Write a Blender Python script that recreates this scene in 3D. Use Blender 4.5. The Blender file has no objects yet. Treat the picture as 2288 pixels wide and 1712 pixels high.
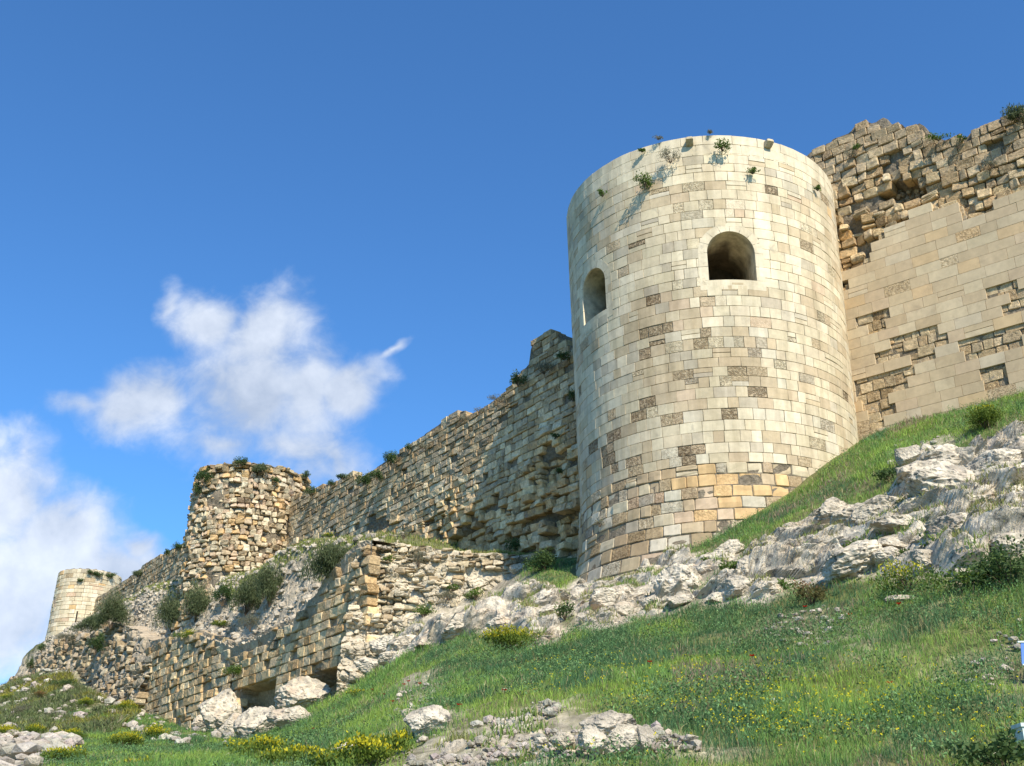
import bpy, math, random
import numpy as np
from mathutils import Matrix, Vector
rad = math.radians
SC = bpy.context.scene
COL = SC.collection
RNG = np.random.default_rng(7)

# ------------------------------------------------------------------ camera
FPX, PITCH, ROLL = 2500.0, rad(24.3), rad(0.3)
CF = np.array([0, math.cos(PITCH), math.sin(PITCH)])
_R = np.array([1., 0, 0]); _U = np.array([0, -math.sin(PITCH), math.cos(PITCH)])
CR = _R*math.cos(ROLL) + _U*math.sin(ROLL)
CU = -_R*math.sin(ROLL) + _U*math.cos(ROLL)
cam = bpy.data.cameras.new('camera'); cam_o = bpy.data.objects.new('camera', cam); COL.objects.link(cam_o)
cam.sensor_width = 36; cam.lens = FPX/2288*36; cam.clip_end = 5000; cam.clip_start = 0.1
cam_o.matrix_world = Matrix(((CR[0], CU[0], -CF[0], 0), (CR[1], CU[1], -CF[1], 0), (CR[2], CU[2], -CF[2], 0), (0, 0, 0, 1)))
SC.camera = cam_o

# ------------------------------------------------------------------ light
SUN_AZ, SUN_EL = rad(23.5), rad(44)          # azimuth: right of straight behind the camera
sdir = Vector((math.sin(SUN_AZ)*math.cos(SUN_EL), -math.cos(SUN_AZ)*math.cos(SUN_EL), math.sin(SUN_EL)))
sun = bpy.data.lights.new('sun', 'SUN'); sun.energy = 4.9; sun.angle = rad(0.5); sun.color = (1.0, 0.89, 0.73)
sun_o = bpy.data.objects.new('sun', sun); COL.objects.link(sun_o)
sun_o.rotation_euler = (-sdir).to_track_quat('-Z', 'Y').to_euler()
SC.view_settings.view_transform = 'Standard'; SC.view_settings.look = 'None'
SC.view_settings.gamma = 1; SC.view_settings.exposure = 0.57
W = bpy.data.worlds.new('World'); SC.world = W; W.use_nodes = True

def ray(u, v):
    """world direction (Y = 1) seen at photo pixel u, v: used to measure places"""
    D = CR*((u-1144)/FPX) + CU*((856-v)/FPX) + CF
    return D/D[1]
def at(u, v, Y):
    return ray(u, v)*Y
def px(P):
    P = np.asarray(P); d = P@CF
    return 1144+FPX*(P@CR)/d, 856-FPX*(P@CU)/d

# world shader: Nishita sky with clouds laid out by direction ------------------
def build_world():
    nt = W.node_tree; N = nt.nodes; L = nt.links; N.clear()
    out = N.new('ShaderNodeOutputWorld'); bg = N.new('ShaderNodeBackground'); bg.inputs['Strength'].default_value = 0.135
    sky = N.new('ShaderNodeTexSky'); sky.sky_type = 'NISHITA'; sky.sun_disc = False
    sky.sun_elevation = SUN_EL; sky.sun_rotation = math.pi - SUN_AZ
    sky.altitude = 300; sky.air_density = 1.0; sky.dust_density = 0.4; sky.ozone_density = 4.0
    tint = N.new('ShaderNodeMix'); tint.data_type = 'RGBA'; tint.blend_type = 'MULTIPLY'; tint.inputs[0].default_value = 1
    tint.inputs[7].default_value = (*SKYTINT, 1)
    L.new(sky.outputs[0], tint.inputs[6])
    tc = N.new('ShaderNodeTexCoord')
    sep = N.new('ShaderNodeSeparateXYZ'); L.new(tc.outputs['Generated'], sep.inputs[0])
    def m(op, a, b=None, c=None, clamp=False):
        n = N.new('ShaderNodeMath'); n.operation = op; n.use_clamp = clamp
        for i, q in enumerate((a, b, c)):
            if q is None: continue
            if isinstance(q, (int, float)): n.inputs[i].default_value = q
            else: L.new(q, n.inputs[i])
        return n.outputs[0]
    yy = m('MAXIMUM', sep.outputs[1], 0.05)
    a = m('DIVIDE', sep.outputs[0], yy); t = m('DIVIDE', sep.outputs[2], yy)
    comb = N.new('ShaderNodeCombineXYZ'); L.new(a, comb.inputs[0]); L.new(t, comb.inputs[1])
    def noise(scale, detail, rough, dist, off=0.0, vec=None):
        n = N.new('ShaderNodeTexNoise'); n.inputs['Scale'].default_value = scale; n.inputs['Detail'].default_value = detail
        n.inputs['Roughness'].default_value = rough; n.inputs['Distortion'].default_value = dist
        mp = N.new('ShaderNodeVectorMath'); mp.operation = 'ADD'; mp.inputs[1].default_value = (off, off*.7, off)
        L.new(vec or comb.outputs[0], mp.inputs[0]); L.new(mp.outputs[0], n.inputs['Vector'])
        return n.outputs[0]
    n1 = noise(11, 9, .58, .25, 3.1); n2 = noise(26, 7, .6, .4, 7.7); n3 = noise(5, 5, .55, 0, 1.3)
    wx = m('MULTIPLY', m('SUBTRACT', noise(7, 4, .5, 0, 5), .5), .10)
    wy = m('MULTIPLY', m('SUBTRACT', noise(7, 4, .5, 0, 9), .5), .10)
    aw = m('ADD', a, wx); tw = m('ADD', t, wy)
    def blob(u, v, ru, rv, rot=0, w=1.0):
        c = ray(u, v); cx, cy = c[0], c[2]
        ra, rt = ru/2350, rv/2050
        dx = m('SUBTRACT', aw, cx); dy = m('SUBTRACT', tw, cy)
        cr, sr = math.cos(rad(rot)), math.sin(rad(rot))
        ex = m('ADD', m('MULTIPLY', dx, cr), m('MULTIPLY', dy, sr)); ey = m('SUBTRACT', m('MULTIPLY', dy, cr), m('MULTIPLY', dx, sr))
        ex = m('DIVIDE', ex, ra); ey = m('DIVIDE', ey, rt)
        d = m('SQRT', m('ADD', m('MULTIPLY', ex, ex), m('MULTIPLY', ey, ey)))
        return m('MULTIPLY', m('SUBTRACT', 1.0, d), w)
    acc = None
    for bl in CLOUDS:
        b = blob(*bl)
        acc = b if acc is None else m('SMOOTH_MAX', acc, b, .18)
    fld = m('ADD', acc, m('MULTIPLY', m('SUBTRACT', n1, .5), 1.15))
    fld = m('ADD', fld, m('MULTIPLY', m('SUBTRACT', n2, .5), .75))
    mr = N.new('ShaderNodeMapRange'); mr.interpolation_type = 'SMOOTHSTEP'
    mr.inputs['From Min'].default_value = -.06; mr.inputs['From Max'].default_value = .80
    L.new(fld, mr.inputs['Value'])
    mask = m('MULTIPLY', m('MULTIPLY', mr.outputs[0], .93), m('GREATER_THAN', sep.outputs[1], .06))
    # cloud body: relief shading put into the colour, bright to grey-blue by noise
    cr = N.new('ShaderNodeValToRGB'); L.new(m('ADD', m('ADD', m('MULTIPLY', n3, .5), m('MULTIPLY', n1, .35)), m('MULTIPLY', n2, .15)), cr.inputs[0])
    cr.color_ramp.elements[0].position = .40; cr.color_ramp.elements[0].color = (2.5, 2.95, 3.75, 1)
    cr.color_ramp.elements[1].position = .58; cr.color_ramp.elements[1].color = (4.6, 4.95, 5.55, 1)
    mix = N.new('ShaderNodeMix'); mix.data_type = 'RGBA'
    L.new(mask, mix.inputs[0]); L.new(tint.outputs[2], mix.inputs[6]); L.new(cr.outputs[0], mix.inputs[7])
    L.new(mix.outputs[2], bg.inputs['Color']); L.new(bg.outputs[0], out.inputs['Surface'])
SKYTINT = (.47, .82, 1.08)
CLOUDS = [(300, 905, 170, 100, -10), (180, 900, 110, 45, 0, .7), (470, 730, 110, 90, 0), (590, 760, 150, 130, -30), (570, 880, 240, 150, 0, 1.15), (700, 880, 170, 120, -20, 1.1), (810, 875, 95, 85, 0, 1.2),
          (700, 990, 190, 80, 0, .8), (500, 1000, 200, 60, 0, .6), (868, 790, 80, 14, 58, .62), (390, 690, 35, 60, 0, .5), (765, 1000, 60, 120, 0, .7),
          (0, 1120, 190, 200, 0, 1.2), (110, 1220, 230, 160, 0, 1.3), (250, 1270, 200, 120, 0, 1.2), (0, 1330, 300, 170, 0, 1.3), (150, 1250, 240, 130, 0, 1.2), (310, 1200, 80, 60, 0), (60, 1000, 60, 90, 0, .6), (-200, 1200, 300, 260, 0)]
build_world()

# ------------------------------------------------------------------ noise
def _h(ix, iy, iz, s):
    n = (ix.astype(np.int64)*73856093) ^ (iy.astype(np.int64)*19349663) ^ (iz.astype(np.int64)*83492791) ^ (s*2654435761)
    n = (n ^ (n >> 13))*1274126177 & 0x7fffffff
    n = (n ^ (n >> 16))*668265263 & 0x7fffffff
    return ((n ^ (n >> 15)) & 0xffff)/65535.0
def vnoise(P, s=0):
    P = np.asarray(P, float); i = np.floor(P).astype(np.int64); f = P-i; f = f*f*f*(f*(f*6-15)+10)
    r = 0
    for dx in (0, 1):
        wx = f[..., 0] if dx else 1-f[..., 0]
        for dy in (0, 1):
            wy = f[..., 1] if dy else 1-f[..., 1]
            for dz in (0, 1):
                wz = f[..., 2] if dz else 1-f[..., 2]
                r = r + wx*wy*wz*_h(i[..., 0]+dx, i[..., 1]+dy, i[..., 2]+dz, s)
    return r*2-1
def fbm(P, o=4, s=0, g=.5, l=2.03):
    P = np.asarray(P, float); a = 1; t = 0; n = 0
    for k in range(o):
        t = t + a*vnoise(P+k*17.3, s+k); n += a; a *= g; P = P*l
    return t/n
def ridged(P, o=4, s=0):
    P = np.asarray(P, float); a = 1; t = 0; n = 0
    for k in range(o):
        t = t + a*(1-2*np.abs(vnoise(P+k*11.7, s+k))); n += a; a *= .5; P = P*2.07
    return t/n
def worley(P, s=0):
    """F1, F2-F1 and the cell's random value"""
    P = np.asarray(P, float); i = np.floor(P).astype(np.int64)
    f1 = np.full(P.shape[:-1], 9.); f2 = f1.copy(); cv = np.zeros_like(f1)
    for dx in (-1, 0, 1):
        for dy in (-1, 0, 1):
            for dz in (-1, 0, 1):
                c = i+np.array([dx, dy, dz])
                q = np.stack([_h(c[..., 0], c[..., 1], c[..., 2], s+k) for k in (1, 2, 3)], -1)+c
                d = np.sqrt(((P-q)**2).sum(-1)); v = _h(c[..., 0], c[..., 1], c[..., 2], s+9)
                cl = d < f1
                f2 = np.where(cl, f1, np.minimum(f2, d)); cv = np.where(cl, v, cv); f1 = np.where(cl, d, f1)
    return f1, f2-f1, cv
def sst(a, b, x):
    t = np.clip((x-a)/(b-a), 0, 1); return t*t*(3-2*t)
def inpoly(x, y, poly):
    x = np.asarray(x, float); y = np.asarray(y, float); r = np.zeros(x.shape, bool)
    n = len(poly)
    for i in range(n):
        x1, y1 = poly[i]; x2, y2 = poly[(i+1) % n]
        c = ((y1 > y) != (y2 > y)) & (x < (x2-x1)*(y-y1)/((y2-y1) or 1e-9)+x1)
        r ^= c
    return r
def polydist(x, y, poly):
    """signed distance, positive inside"""
    d = np.full(np.shape(x), 1e9)
    n = len(poly)
    for i in range(n):
        ax, ay = poly[i]; bx, by = poly[(i+1) % n]
        t = np.clip(((x-ax)*(bx-ax)+(y-ay)*(by-ay))/((bx-ax)**2+(by-ay)**2+1e-12), 0, 1)
        d = np.minimum(d, np.hypot(x-ax-t*(bx-ax), y-ay-t*(by-ay)))
    return np.where(inpoly(x, y, poly), d, -d)

# ------------------------------------------------------------------ materials
def mat(name, colattr=None, base=(.4, .36, .28), rough=.9, scale=6, var=.35, bump=.35, bscale=14, bdist=.03, pits=False, stain=None, spec=.2, trans=0, detail=8, streak=0):
    m = bpy.data.materials.new(name); m.use_nodes = True
    nt = m.node_tree; N = nt.nodes; L = nt.links
    b = N['Principled BSDF']; b.inputs['Roughness'].default_value = rough; b.inputs['Specular IOR Level'].default_value = spec
    tc = N.new('ShaderNodeTexCoord')
    def noise(sc, det, ro=.6, dist=0):
        n = N.new('ShaderNodeTexNoise'); n.inputs['Scale'].default_value = sc; n.inputs['Detail'].default_value = det
        n.inputs['Roughness'].default_value = ro; n.inputs['Distortion'].default_value = dist
        L.new(tc.outputs['Object'], n.inputs['Vector']); return n.outputs[0]
    def ramp(v, a, b_, ca, cb):
        r = N.new('ShaderNodeValToRGB'); L.new(v, r.inputs[0]); e = r.color_ramp.elements
        e[0].position = a; e[1].position = b_; e[0].color = (*ca, 1); e[1].color = (*cb, 1); return r.outputs[0]
    def mul(x, y, f=1.0, mode='MULTIPLY'):
        n = N.new('ShaderNodeMix'); n.data_type = 'RGBA'; n.blend_type = mode
        if isinstance(f, (int, float)): n.inputs[0].default_value = f
        else: L.new(f, n.inputs[0])
        for i, q in ((6, x), (7, y)):
            if isinstance(q, tuple): n.inputs[i].default_value = (*q, 1)
            else: L.new(q, n.inputs[i])
        return n.outputs[2]
    if colattr:
        at_ = N.new('ShaderNodeAttribute'); at_.attribute_name = colattr; c = at_.outputs['Color']; al = at_.outputs['Alpha']
    else:
        rgb = N.new('ShaderNodeRGB'); rgb.outputs[0].default_value = (*base, 1); c = rgb.outputs[0]; al = None
    if var:
        n1 = noise(scale, detail)
        c = mul(c, ramp(n1, .3, .72, (1-var,)*3, (1+var*.45, 1+var*.42, 1+var*.36)))
        n1b = noise(scale*.13, 4)
        c = mul(c, ramp(n1b, .35, .68, (1-var*.6, 1-var*.62, 1-var*.66), (1.08,)*3))
    if stain:
        sn = noise(stain[1], 9, .68, .3)
        f = ramp(sn, stain[2], stain[3], (0, 0, 0), (1, 1, 1))
        c = mul(c, stain[0], f, 'MIX')
    if streak:      # rain-washed streaks
        mp = N.new('ShaderNodeMapping'); mp.inputs['Scale'].default_value = (1.6, 1.6, .13); L.new(tc.outputs['Object'], mp.inputs[0])
        sn = N.new('ShaderNodeTexNoise'); sn.inputs['Scale'].default_value = 1.5; sn.inputs['Detail'].default_value = 7; sn.inputs['Roughness'].default_value = .62; L.new(mp.outputs[0], sn.inputs['Vector'])
        c = mul(c, ramp(sn.outputs[0], .42, .62, (1, 1, 1), (1-streak, 1-streak*1.06, 1-streak*1.2)))
    hgt = noise(bscale, 10, .65)
    if pits and al is not None:
        v = noise(13, 6, .7, .5)
        pm = ramp(v, .42, .52, (.40, .34, .27), (1.12, 1.1, 1.06))
        c = mul(c, pm, al)
        pr = ramp(v, .42, .58, (0, 0, 0), (1, 1, 1))
        bp0 = N.new('ShaderNodeBump'); bp0.inputs['Distance'].default_value = .06; L.new(pr, bp0.inputs['Height']); L.new(al, bp0.inputs['Strength'])
        nrm = bp0.outputs[0]
    else: nrm = None
    bp = N.new('ShaderNodeBump'); bp.inputs['Strength'].default_value = bump; bp.inputs['Distance'].default_value = bdist
    L.new(hgt, bp.inputs['Height'])
    if nrm: L.new(nrm, bp.inputs['Normal'])
    L.new(bp.outputs[0], b.inputs['Normal']); L.new(c, b.inputs['Base Color'])
    if trans:
        tr = N.new('ShaderNodeBsdfTranslucent'); ms = N.new('ShaderNodeMixShader'); ms.inputs[0].default_value = trans
        L.new(c, tr.inputs['Color']); L.new(b.outputs[0], ms.inputs[1]); L.new(tr.outputs[0], ms.inputs[2])
        L.new(ms.outputs[0], N['Material Output'].inputs['Surface'])
    return m
M = {}
M['ashlar'] = mat('dressed_limestone', 'col', streak=.2, scale=5, var=.16, bump=.25, bscale=30, bdist=.015, pits=True, stain=((.33, .30, .24), 2.2, .60, .80))
M['facing'] = mat('smooth_sandstone_facing', 'col', streak=.05, scale=4, var=.14, bump=.2, bscale=30, bdist=.01, pits=True, stain=((.36, .28, .19), 1.2, .56, .8))
M['rough'] = mat('weathered_limestone_blocks', 'col', scale=7, var=.42, bump=.8, bscale=9, bdist=.07, pits=True, stain=((.20, .19, .17), 3.0, .56, .74))
M['mortar'] = mat('lime_mortar_core', None, (.27, .23, .17), scale=9, var=.5, bump=1, bscale=7, bdist=.12)
M['corecol'] = mat('rubble_core', 'col', scale=7, var=.35, bump=1, bscale=8, bdist=.09, stain=((.22, .21, .18), 2.5, .56, .72))
M['rock'] = mat('limestone_rock', 'col', scale=4, var=.40, bump=1, bscale=7, bdist=.08, stain=((.11, .105, .095), 5.5, .535, .66))
M['soil'] = mat('hillside_soil', 'col', scale=6, var=.5, bump=.8, bscale=12, bdist=.05)
M['leaf'] = mat('leaves', 'col', rough=.6, var=0, bump=0, trans=.35)
M['stem'] = mat('woody_stems', None, (.12, .09, .06), scale=20, var=.3, bump=.3)
M['soot_shade'] = mat('sooty_plaster_and_slit_shade', 'col', scale=3, var=.5, bump=.5, bscale=6, bdist=.05)  # vault grime; also carries the painted shade of the arrow slit
M['blue'] = mat('blue_painted_metal', None, (.10, .22, .62), rough=.4, scale=3, var=.1, bump=.03, spec=.5)
M['white'] = mat('white_painted_metal', None, (.62, .72, .68), rough=.5, scale=9, var=.25, bump=.1, spec=.4)

# ------------------------------------------------------------------ mesh helpers
def mesh(name, V, Fq, m, parent=None, col=None, smooth=False, tris=None):
    me = bpy.data.meshes.new(name); V = np.asarray(V, np.float32).reshape(-1, 3)
    Fq = np.asarray(Fq, np.int32).reshape(-1, 4) if Fq is not None and len(Fq) else np.zeros((0, 4), np.int32)
    T = np.asarray(tris, np.int32).reshape(-1, 3) if tris is not None and len(tris) else np.zeros((0, 3), np.int32)
    nl = Fq.size+T.size
    me.vertices.add(len(V)); me.vertices.foreach_set('co', V.ravel())
    me.loops.add(nl); me.loops.foreach_set('vertex_index', np.concatenate([Fq.ravel(), T.ravel()]))
    me.polygons.add(len(Fq)+len(T))
    me.polygons.foreach_set('loop_start', np.concatenate([np.arange(len(Fq))*4, Fq.size+np.arange(len(T))*3]).astype(np.int32))
    me.polygons.foreach_set('loop_total', np.concatenate([np.full(len(Fq), 4), np.full(len(T), 3)]).astype(np.int32))
    me.update(calc_edges=True)
    me.polygons.foreach_set('use_smooth', np.full(len(me.polygons), bool(smooth)))
    if col is not None:
        col = np.asarray(col, np.float32)
        if col.shape[1] == 3: col = np.concatenate([col, np.zeros((len(col), 1), np.float32)], 1)
        ca = me.color_attributes.new('col', 'FLOAT_COLOR', 'POINT'); ca.data.foreach_set('color', col.ravel())
    me.materials.append(m)
    o = bpy.data.objects.new(name, me); COL.objects.link(o)
    if parent is not None: o.parent = parent
    return o
def tag(o, label=None, cat=None, group=None, kind=None):
    if label: o['label'] = label
    if cat: o['category'] = cat
    if group: o['group'] = group
    if kind: o['kind'] = kind
    return o
def empty(name, loc, label, cat, group=None):
    o = bpy.data.objects.new(name, None); COL.objects.link(o); o.location = loc; o.empty_display_size = .3
    return tag(o, label, cat, group)
def place_children(root):
    """children were built in world coordinates: keep them there under the moved empty"""
    for c in root.children:
        c.matrix_parent_inverse = Matrix.Translation(-root.location)
def grid_faces(nr, nc):
    i = np.arange(nr-1)[:, None]*nc+np.arange(nc-1)[None]
    return np.stack([i, i+1, i+nc+1, i+nc], -1).reshape(-1, 4)
def boxes_join(parts):
    V = []; Fc = []; n = 0
    for v, f in parts:
        V.append(v); Fc.append(np.asarray(f)+n); n += len(v)
    return np.concatenate(V), np.concatenate(Fc)
def box(cx, cy, cz, sx, sy, sz, rot=0):
    v = np.array([[x, y, z] for x in (-.5, .5) for y in (-.5, .5) for z in (-.5, .5)])*[sx, sy, sz]
    c, s = math.cos(rot), math.sin(rot); v = v@np.array([[c, s, 0], [-s, c, 0], [0, 0, 1]])+[cx, cy, cz]
    return v, [[0, 1, 3, 2], [4, 6, 7, 5], [0, 4, 5, 1], [2, 3, 7, 6], [0, 2, 6, 4], [1, 5, 7, 3]]

# ---- stone courses: rectangles in (s, h), s along the wall, h height
def courses(s0, s1, h0, h1, ch, cj, w, wj, seed, gap=.02, thin=.04):
    r = np.random.default_rng(seed); out = []; h = h0
    while h < h1:
        c = ch*(1+r.uniform(-cj, cj)); s = s0-r.uniform(0, w)
        while s < s1:
            ww = w*(1+r.uniform(-wj, wj))
            if r.random() < thin:
                out.append((s, s+ww, h, h+c*.48)); out.append((s, s+ww, h+c*.5, h+c))
            else: out.append((s, s+ww, h, h+c))
            s += ww
        h += c
    A = np.array(out); A[:, 0] += gap*.5; A[:, 1] -= gap*.5; A[:, 2] += gap*.5; A[:, 3] -= gap*.5
    return A
def stone_mesh(name, A, d, col, mapf, m, parent=None, depth=.4, rnd=.03, jit=.0, tilt=.0, rough=.0, seed=0, k=5, cut=None):
    """A: rects, d: how far each face stands out, col: rgba per stone; every stone is a closed-sided block"""
    n = len(A); r = np.random.default_rng(seed)
    if np.isscalar(d): d = np.full(n, float(d))
    rnd = np.broadcast_to(rnd, (n,)); tilt = np.broadcast_to(tilt, (n,)); rough = np.broadcast_to(rough, (n,)); depth = np.broadcast_to(depth, (n,)); jit = np.broadcast_to(jit, (n,))
    g = np.linspace(0, 1, k); gi = np.arange(k)
    V_, U_ = np.meshgrid(g, g, indexing='ij'); U0 = U_.ravel(); V0 = V_.ravel()
    edge = ((U0 == 0) | (U0 == 1)).astype(float)+((V0 == 0) | (V0 == 1)).astype(float); edge = np.where(edge > 1, 1.5, edge)
    ws = (A[:, 1]-A[:, 0]); hs = (A[:, 3]-A[:, 2])
    if k == 5:      # arris of the block's own width, whatever the size of the block
        bw = np.clip(rnd*1.1, .004, .07)
        bu = np.minimum(bw/ws, .3)[:, None]; bv = np.minimum(bw/hs, .3)[:, None]
        iu = np.tile(gi, k); iv = np.repeat(gi, k)
        def axis(bq, ii): t = np.stack([bq[:, 0]*0, bq[:, 0], bq[:, 0]*0+.5, 1-bq[:, 0], bq[:, 0]*0+1], 1); return t[:, ii]
        U = axis(bu, iu); Vv = axis(bv, iv)
    else: U = np.broadcast_to(U0, (n, k*k)); Vv = np.broadcast_to(V0, (n, k*k))
    cj = r.uniform(-1, 1, (n, 4, 2))*jit[:, None, None]
    bl = np.stack([(1-U)*(1-Vv), U*(1-Vv), (1-U)*Vv, U*Vv], 1)      # n x 4 x kk
    ds = np.einsum('nci,nck->nki', cj, bl)
    cu = (U0-.5)*2; cv = (V0-.5)*2
    pull = (np.abs(cu)**6*np.abs(cv)**6)
    s = A[:, :1]+ws[:, None]*U+ds[..., 0]-np.sign(cu)*pull*rnd[:, None]*.8
    h = A[:, 2:3]+hs[:, None]*Vv+ds[..., 1]-np.sign(cv)*pull*rnd[:, None]*.8
    tl = r.uniform(-1, 1, (n, 2))*tilt[:, None]
    dd = d[:, None]+tl[:, :1]*(U-.5)+tl[:, 1:]*(Vv-.5)-edge*rnd[:, None]+r.uniform(-1, 1, (n, k*k))*rough[:, None]
    kk = k*k
    ring = list(range(0, k))+[k*i+k-1 for i in range(1, k)]+[k*(k-1)+i for i in range(k-2, -1, -1)]+[k*i for i in range(k-2, 0, -1)]
    ring = np.array(ring); nr = len(ring)
    s2 = s[:, ring]; h2 = h[:, ring]; d2 = np.broadcast_to((d-depth)[:, None], s2.shape)
    S = np.concatenate([s, s2], 1); H = np.concatenate([h, h2], 1); D = np.concatenate([dd, d2], 1)
    P = mapf(S.ravel(), H.ravel(), D.ravel()).reshape(n, -1, 3)
    tot = kk+nr
    fr = grid_faces(k, k)
    j = np.arange(nr); j2 = (j+1) % nr
    sk = np.stack([ring[j], kk+j, kk+j2, ring[j2]], -1)
    F = np.concatenate([fr, sk])
    FF = (F[None]+(np.arange(n)*tot)[:, None, None]).reshape(-1, 4)
    C = np.repeat(np.asarray(col, float)[:, None, :], tot, 1).reshape(-1, 4)
    if cut is not None:
        sc = S.ravel()[FF].mean(1); hc = H.ravel()[FF].mean(1)
        FF = FF[~cut(sc, hc)]
    return mesh(name, P.reshape(-1, 3), FF, m, parent, C)
def surf(name, s, h, mapf, dfun, m, parent=None, colf=None, cut=None, smooth=False):
    """a backing sheet over s x h, pushed out by dfun"""
    S, H = np.meshgrid(s, h); D = dfun(S, H) if callable(dfun) else np.full(S.shape, dfun)
    P = mapf(S.ravel(), H.ravel(), D.ravel()); F = grid_faces(len(h), len(s))
    if cut is not None:
        sc = S.ravel()[F].mean(1); hc = H.ravel()[F].mean(1); F = F[~cut(sc, hc)]
    C = colf(P) if colf else None
    return mesh(name, P, F, m, parent, C, smooth=smooth)
def lin(*c): return np.array(c, float)
PAL = dict(white=lin(.66, .595, .465), cream=lin(.58, .51, .38), tan=lin(.48, .39, .27), grey=lin(.44, .395, .32), dark=lin(.47, .39, .285),
           orange=lin(.62, .44, .24), brown=lin(.40, .31, .20), pale=lin(.56, .52, .43), pink=lin(.54, .42, .31))
for _k in PAL: PAL[_k] = PAL[_k]*lin(1.02, 1.0, .94)
def pick(r, n, table):
    """table: rows n x kinds weights"""
    keys = list(table); Wt = np.stack([np.broadcast_to(table[q], (n,)) for q in keys], 1).astype(float); Wt = Wt.cumsum(1)/Wt.sum(1, keepdims=True)
    x = r.random(n)[:, None]; idx = (x > Wt).sum(1)
    c = np.array([PAL[q] for q in keys])[idx]
    return c*(1+r.uniform(-.09, .09, (n, 1)))*(1+r.uniform(-.012, .012, (n, 3))), idx, keys

# ------------------------------------------------------------------ terrain height
GP = {  # photo column: rows (row, distance) read off the photograph
 -500: [(1720, 26), (1660, 55), (1640, 80), (1640, 120), (1720, 220)],
 0: [(1712, 26), (1650, 50), (1585, 72), (1545, 95), (1640, 160), (1740, 260)],
 165: [(1712, 23), (1650, 46), (1600, 60), (1500, 76), (1470, 90), (1600, 150)],
 330: [(1712, 20), (1660, 42), (1608, 58), (1600, 66), (1600, 100)],
 560: [(1712, 18), (1685, 30), (1650, 43), (1640, 54), (1640, 80)],
 700: [(1712, 17), (1640, 28), (1592, 38), (1582, 46), (1590, 70)],
 800: [(1712, 15), (1605, 25), (1540, 37), (1528, 45), (1540, 60)],
 900: [(1712, 14.2), (1560, 24), (1462, 34.5), (1444, 37.5), (1434, 41.5), (1270, 47), (1330, 75)],
 1000: [(1712, 13.5), (1550, 22), (1435, 32), (1408, 36), (1394, 41), (1265, 46.5), (1330, 75)],
 1110: [(1712, 13), (1550, 20), (1425, 29.8), (1375, 33.5), (1358, 38.5), (1346, 41), (1250, 45.5), (1330, 75)],
 1200: [(1712, 12.5), (1550, 18.5), (1425, 28), (1360, 31.5), (1338, 34.5), (1270, 40), (1215, 44), (1300, 70)],
 1290: [(1712, 12.2), (1550, 17.7), (1408, 27), (1352, 30.6), (1342, 33.5), (1240, 41)],
 1400: [(1712, 12), (1550, 17), (1390, 26.5), (1318, 30.4), (1306, 32.5), (1200, 40), (1300, 70)],
 1600: [(1712, 12), (1550, 16.5), (1365, 25), (1240, 29.5), (1215, 31.5), (1140, 38), (1300, 70)],
 1800: [(1712, 11.5), (1550, 16), (1340, 23.5), (1160, 28), (1110, 31), (1010, 38), (1200, 70)],
 2000: [(1712, 11.2), (1500, 16.5), (1300, 21.5), (1080, 26.5), (990, 32), (950, 36), (1200, 70)],
 2288: [(1712, 11), (1500, 15), (1245, 19.5), (1010, 24.5), (895, 31.5), (870, 36), (1200, 70)],
 2700: [(1712, 10.5), (1500, 14.5), (1200, 18.5), (960, 23), (850, 28), (830, 36), (1200, 70)]}
def _fit():
    X = []; T = []
    for u, rows in GP.items():
        for v, Y in rows:
            r = ray(u, v); X.append((r[0], math.log(Y))); T.append(r[2])
    for a in np.linspace(-.7, .8, 9):
        X.append((a, math.log(8))); T.append((-.1+.0*a)/8)
        X.append((a, math.log(700))); T.append(8/700)
    X = np.array(X)*[3.2, 1.0]; T = np.array(T)
    R = np.sqrt(((X[:, None]-X[None])**2).sum(-1)); K = R**1.5
    n = len(X); A = np.zeros((n+3, n+3)); A[:n, :n] = K+np.eye(n)*1e-3*0; A[:n, n] = 1; A[:n, n+1:] = X; A[n, :n] = 1; A[n+1:, :n] = X.T
    w = np.linalg.solve(A, np.concatenate([T, np.zeros(3)])); return X, w
_GX, _GW = _fit()
def gz0(x, y):
    x = np.asarray(x, float); y = np.asarray(y, float); shp = np.broadcast(x, y).shape
    x = np.broadcast_to(x, shp).ravel(); y = np.broadcast_to(y, shp).ravel()
    yy = np.clip(y, 8, 700); a = np.clip(x/yy, -.72, .78); q = np.stack([a*3.2, np.log(yy)], -1); out = np.empty(len(x))
    for i in range(0, len(x), 20000):
        R = np.sqrt(((q[i:i+20000, None]-_GX[None])**2).sum(-1))**1.5
        out[i:i+20000] = R@_GW[:len(_GX)]+_GW[-3]+q[i:i+20000]@_GW[-2:]
    z = out*yy
    k = sst(0, 8, y); z = np.where(y < 8, -1.65*(1-k)+z*k, z)
    return z.reshape(shp)
def gz(x, y):
    x = np.asarray(x, float); y = np.asarray(y, float)
    P = np.stack([x, y, x*0+3.3], -1)
    return gz0(x, y)+.22*fbm(P*.35, 3, 5)+.07*fbm(P*1.6, 3, 9)+.03*fbm(P*5, 2, 12)
def hit(u, v, y0=8, y1=110):
    """where the line of sight u, v meets the hillside"""
    r = ray(u, v); Y = np.exp(np.linspace(math.log(y0), math.log(y1), 500)); z = gz0(r[0]*Y, Y)
    k = np.nonzero(z > r[2]*Y)[0]
    if len(k) == 0:
        j = int(np.argmin((r[2]*Y-z)/Y)); return np.array([r[0]*Y[j], Y[j], z[j]])
    k = max(k[0], 1); f0 = z[k-1]-r[2]*Y[k-1]; f1 = z[k]-r[2]*Y[k]; t = -f0/(f1-f0) if f1 != f0 else 0
    y = Y[k-1]+t*(Y[k]-Y[k-1]); return np.array([r[0]*y, y, r[2]*y])
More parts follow.
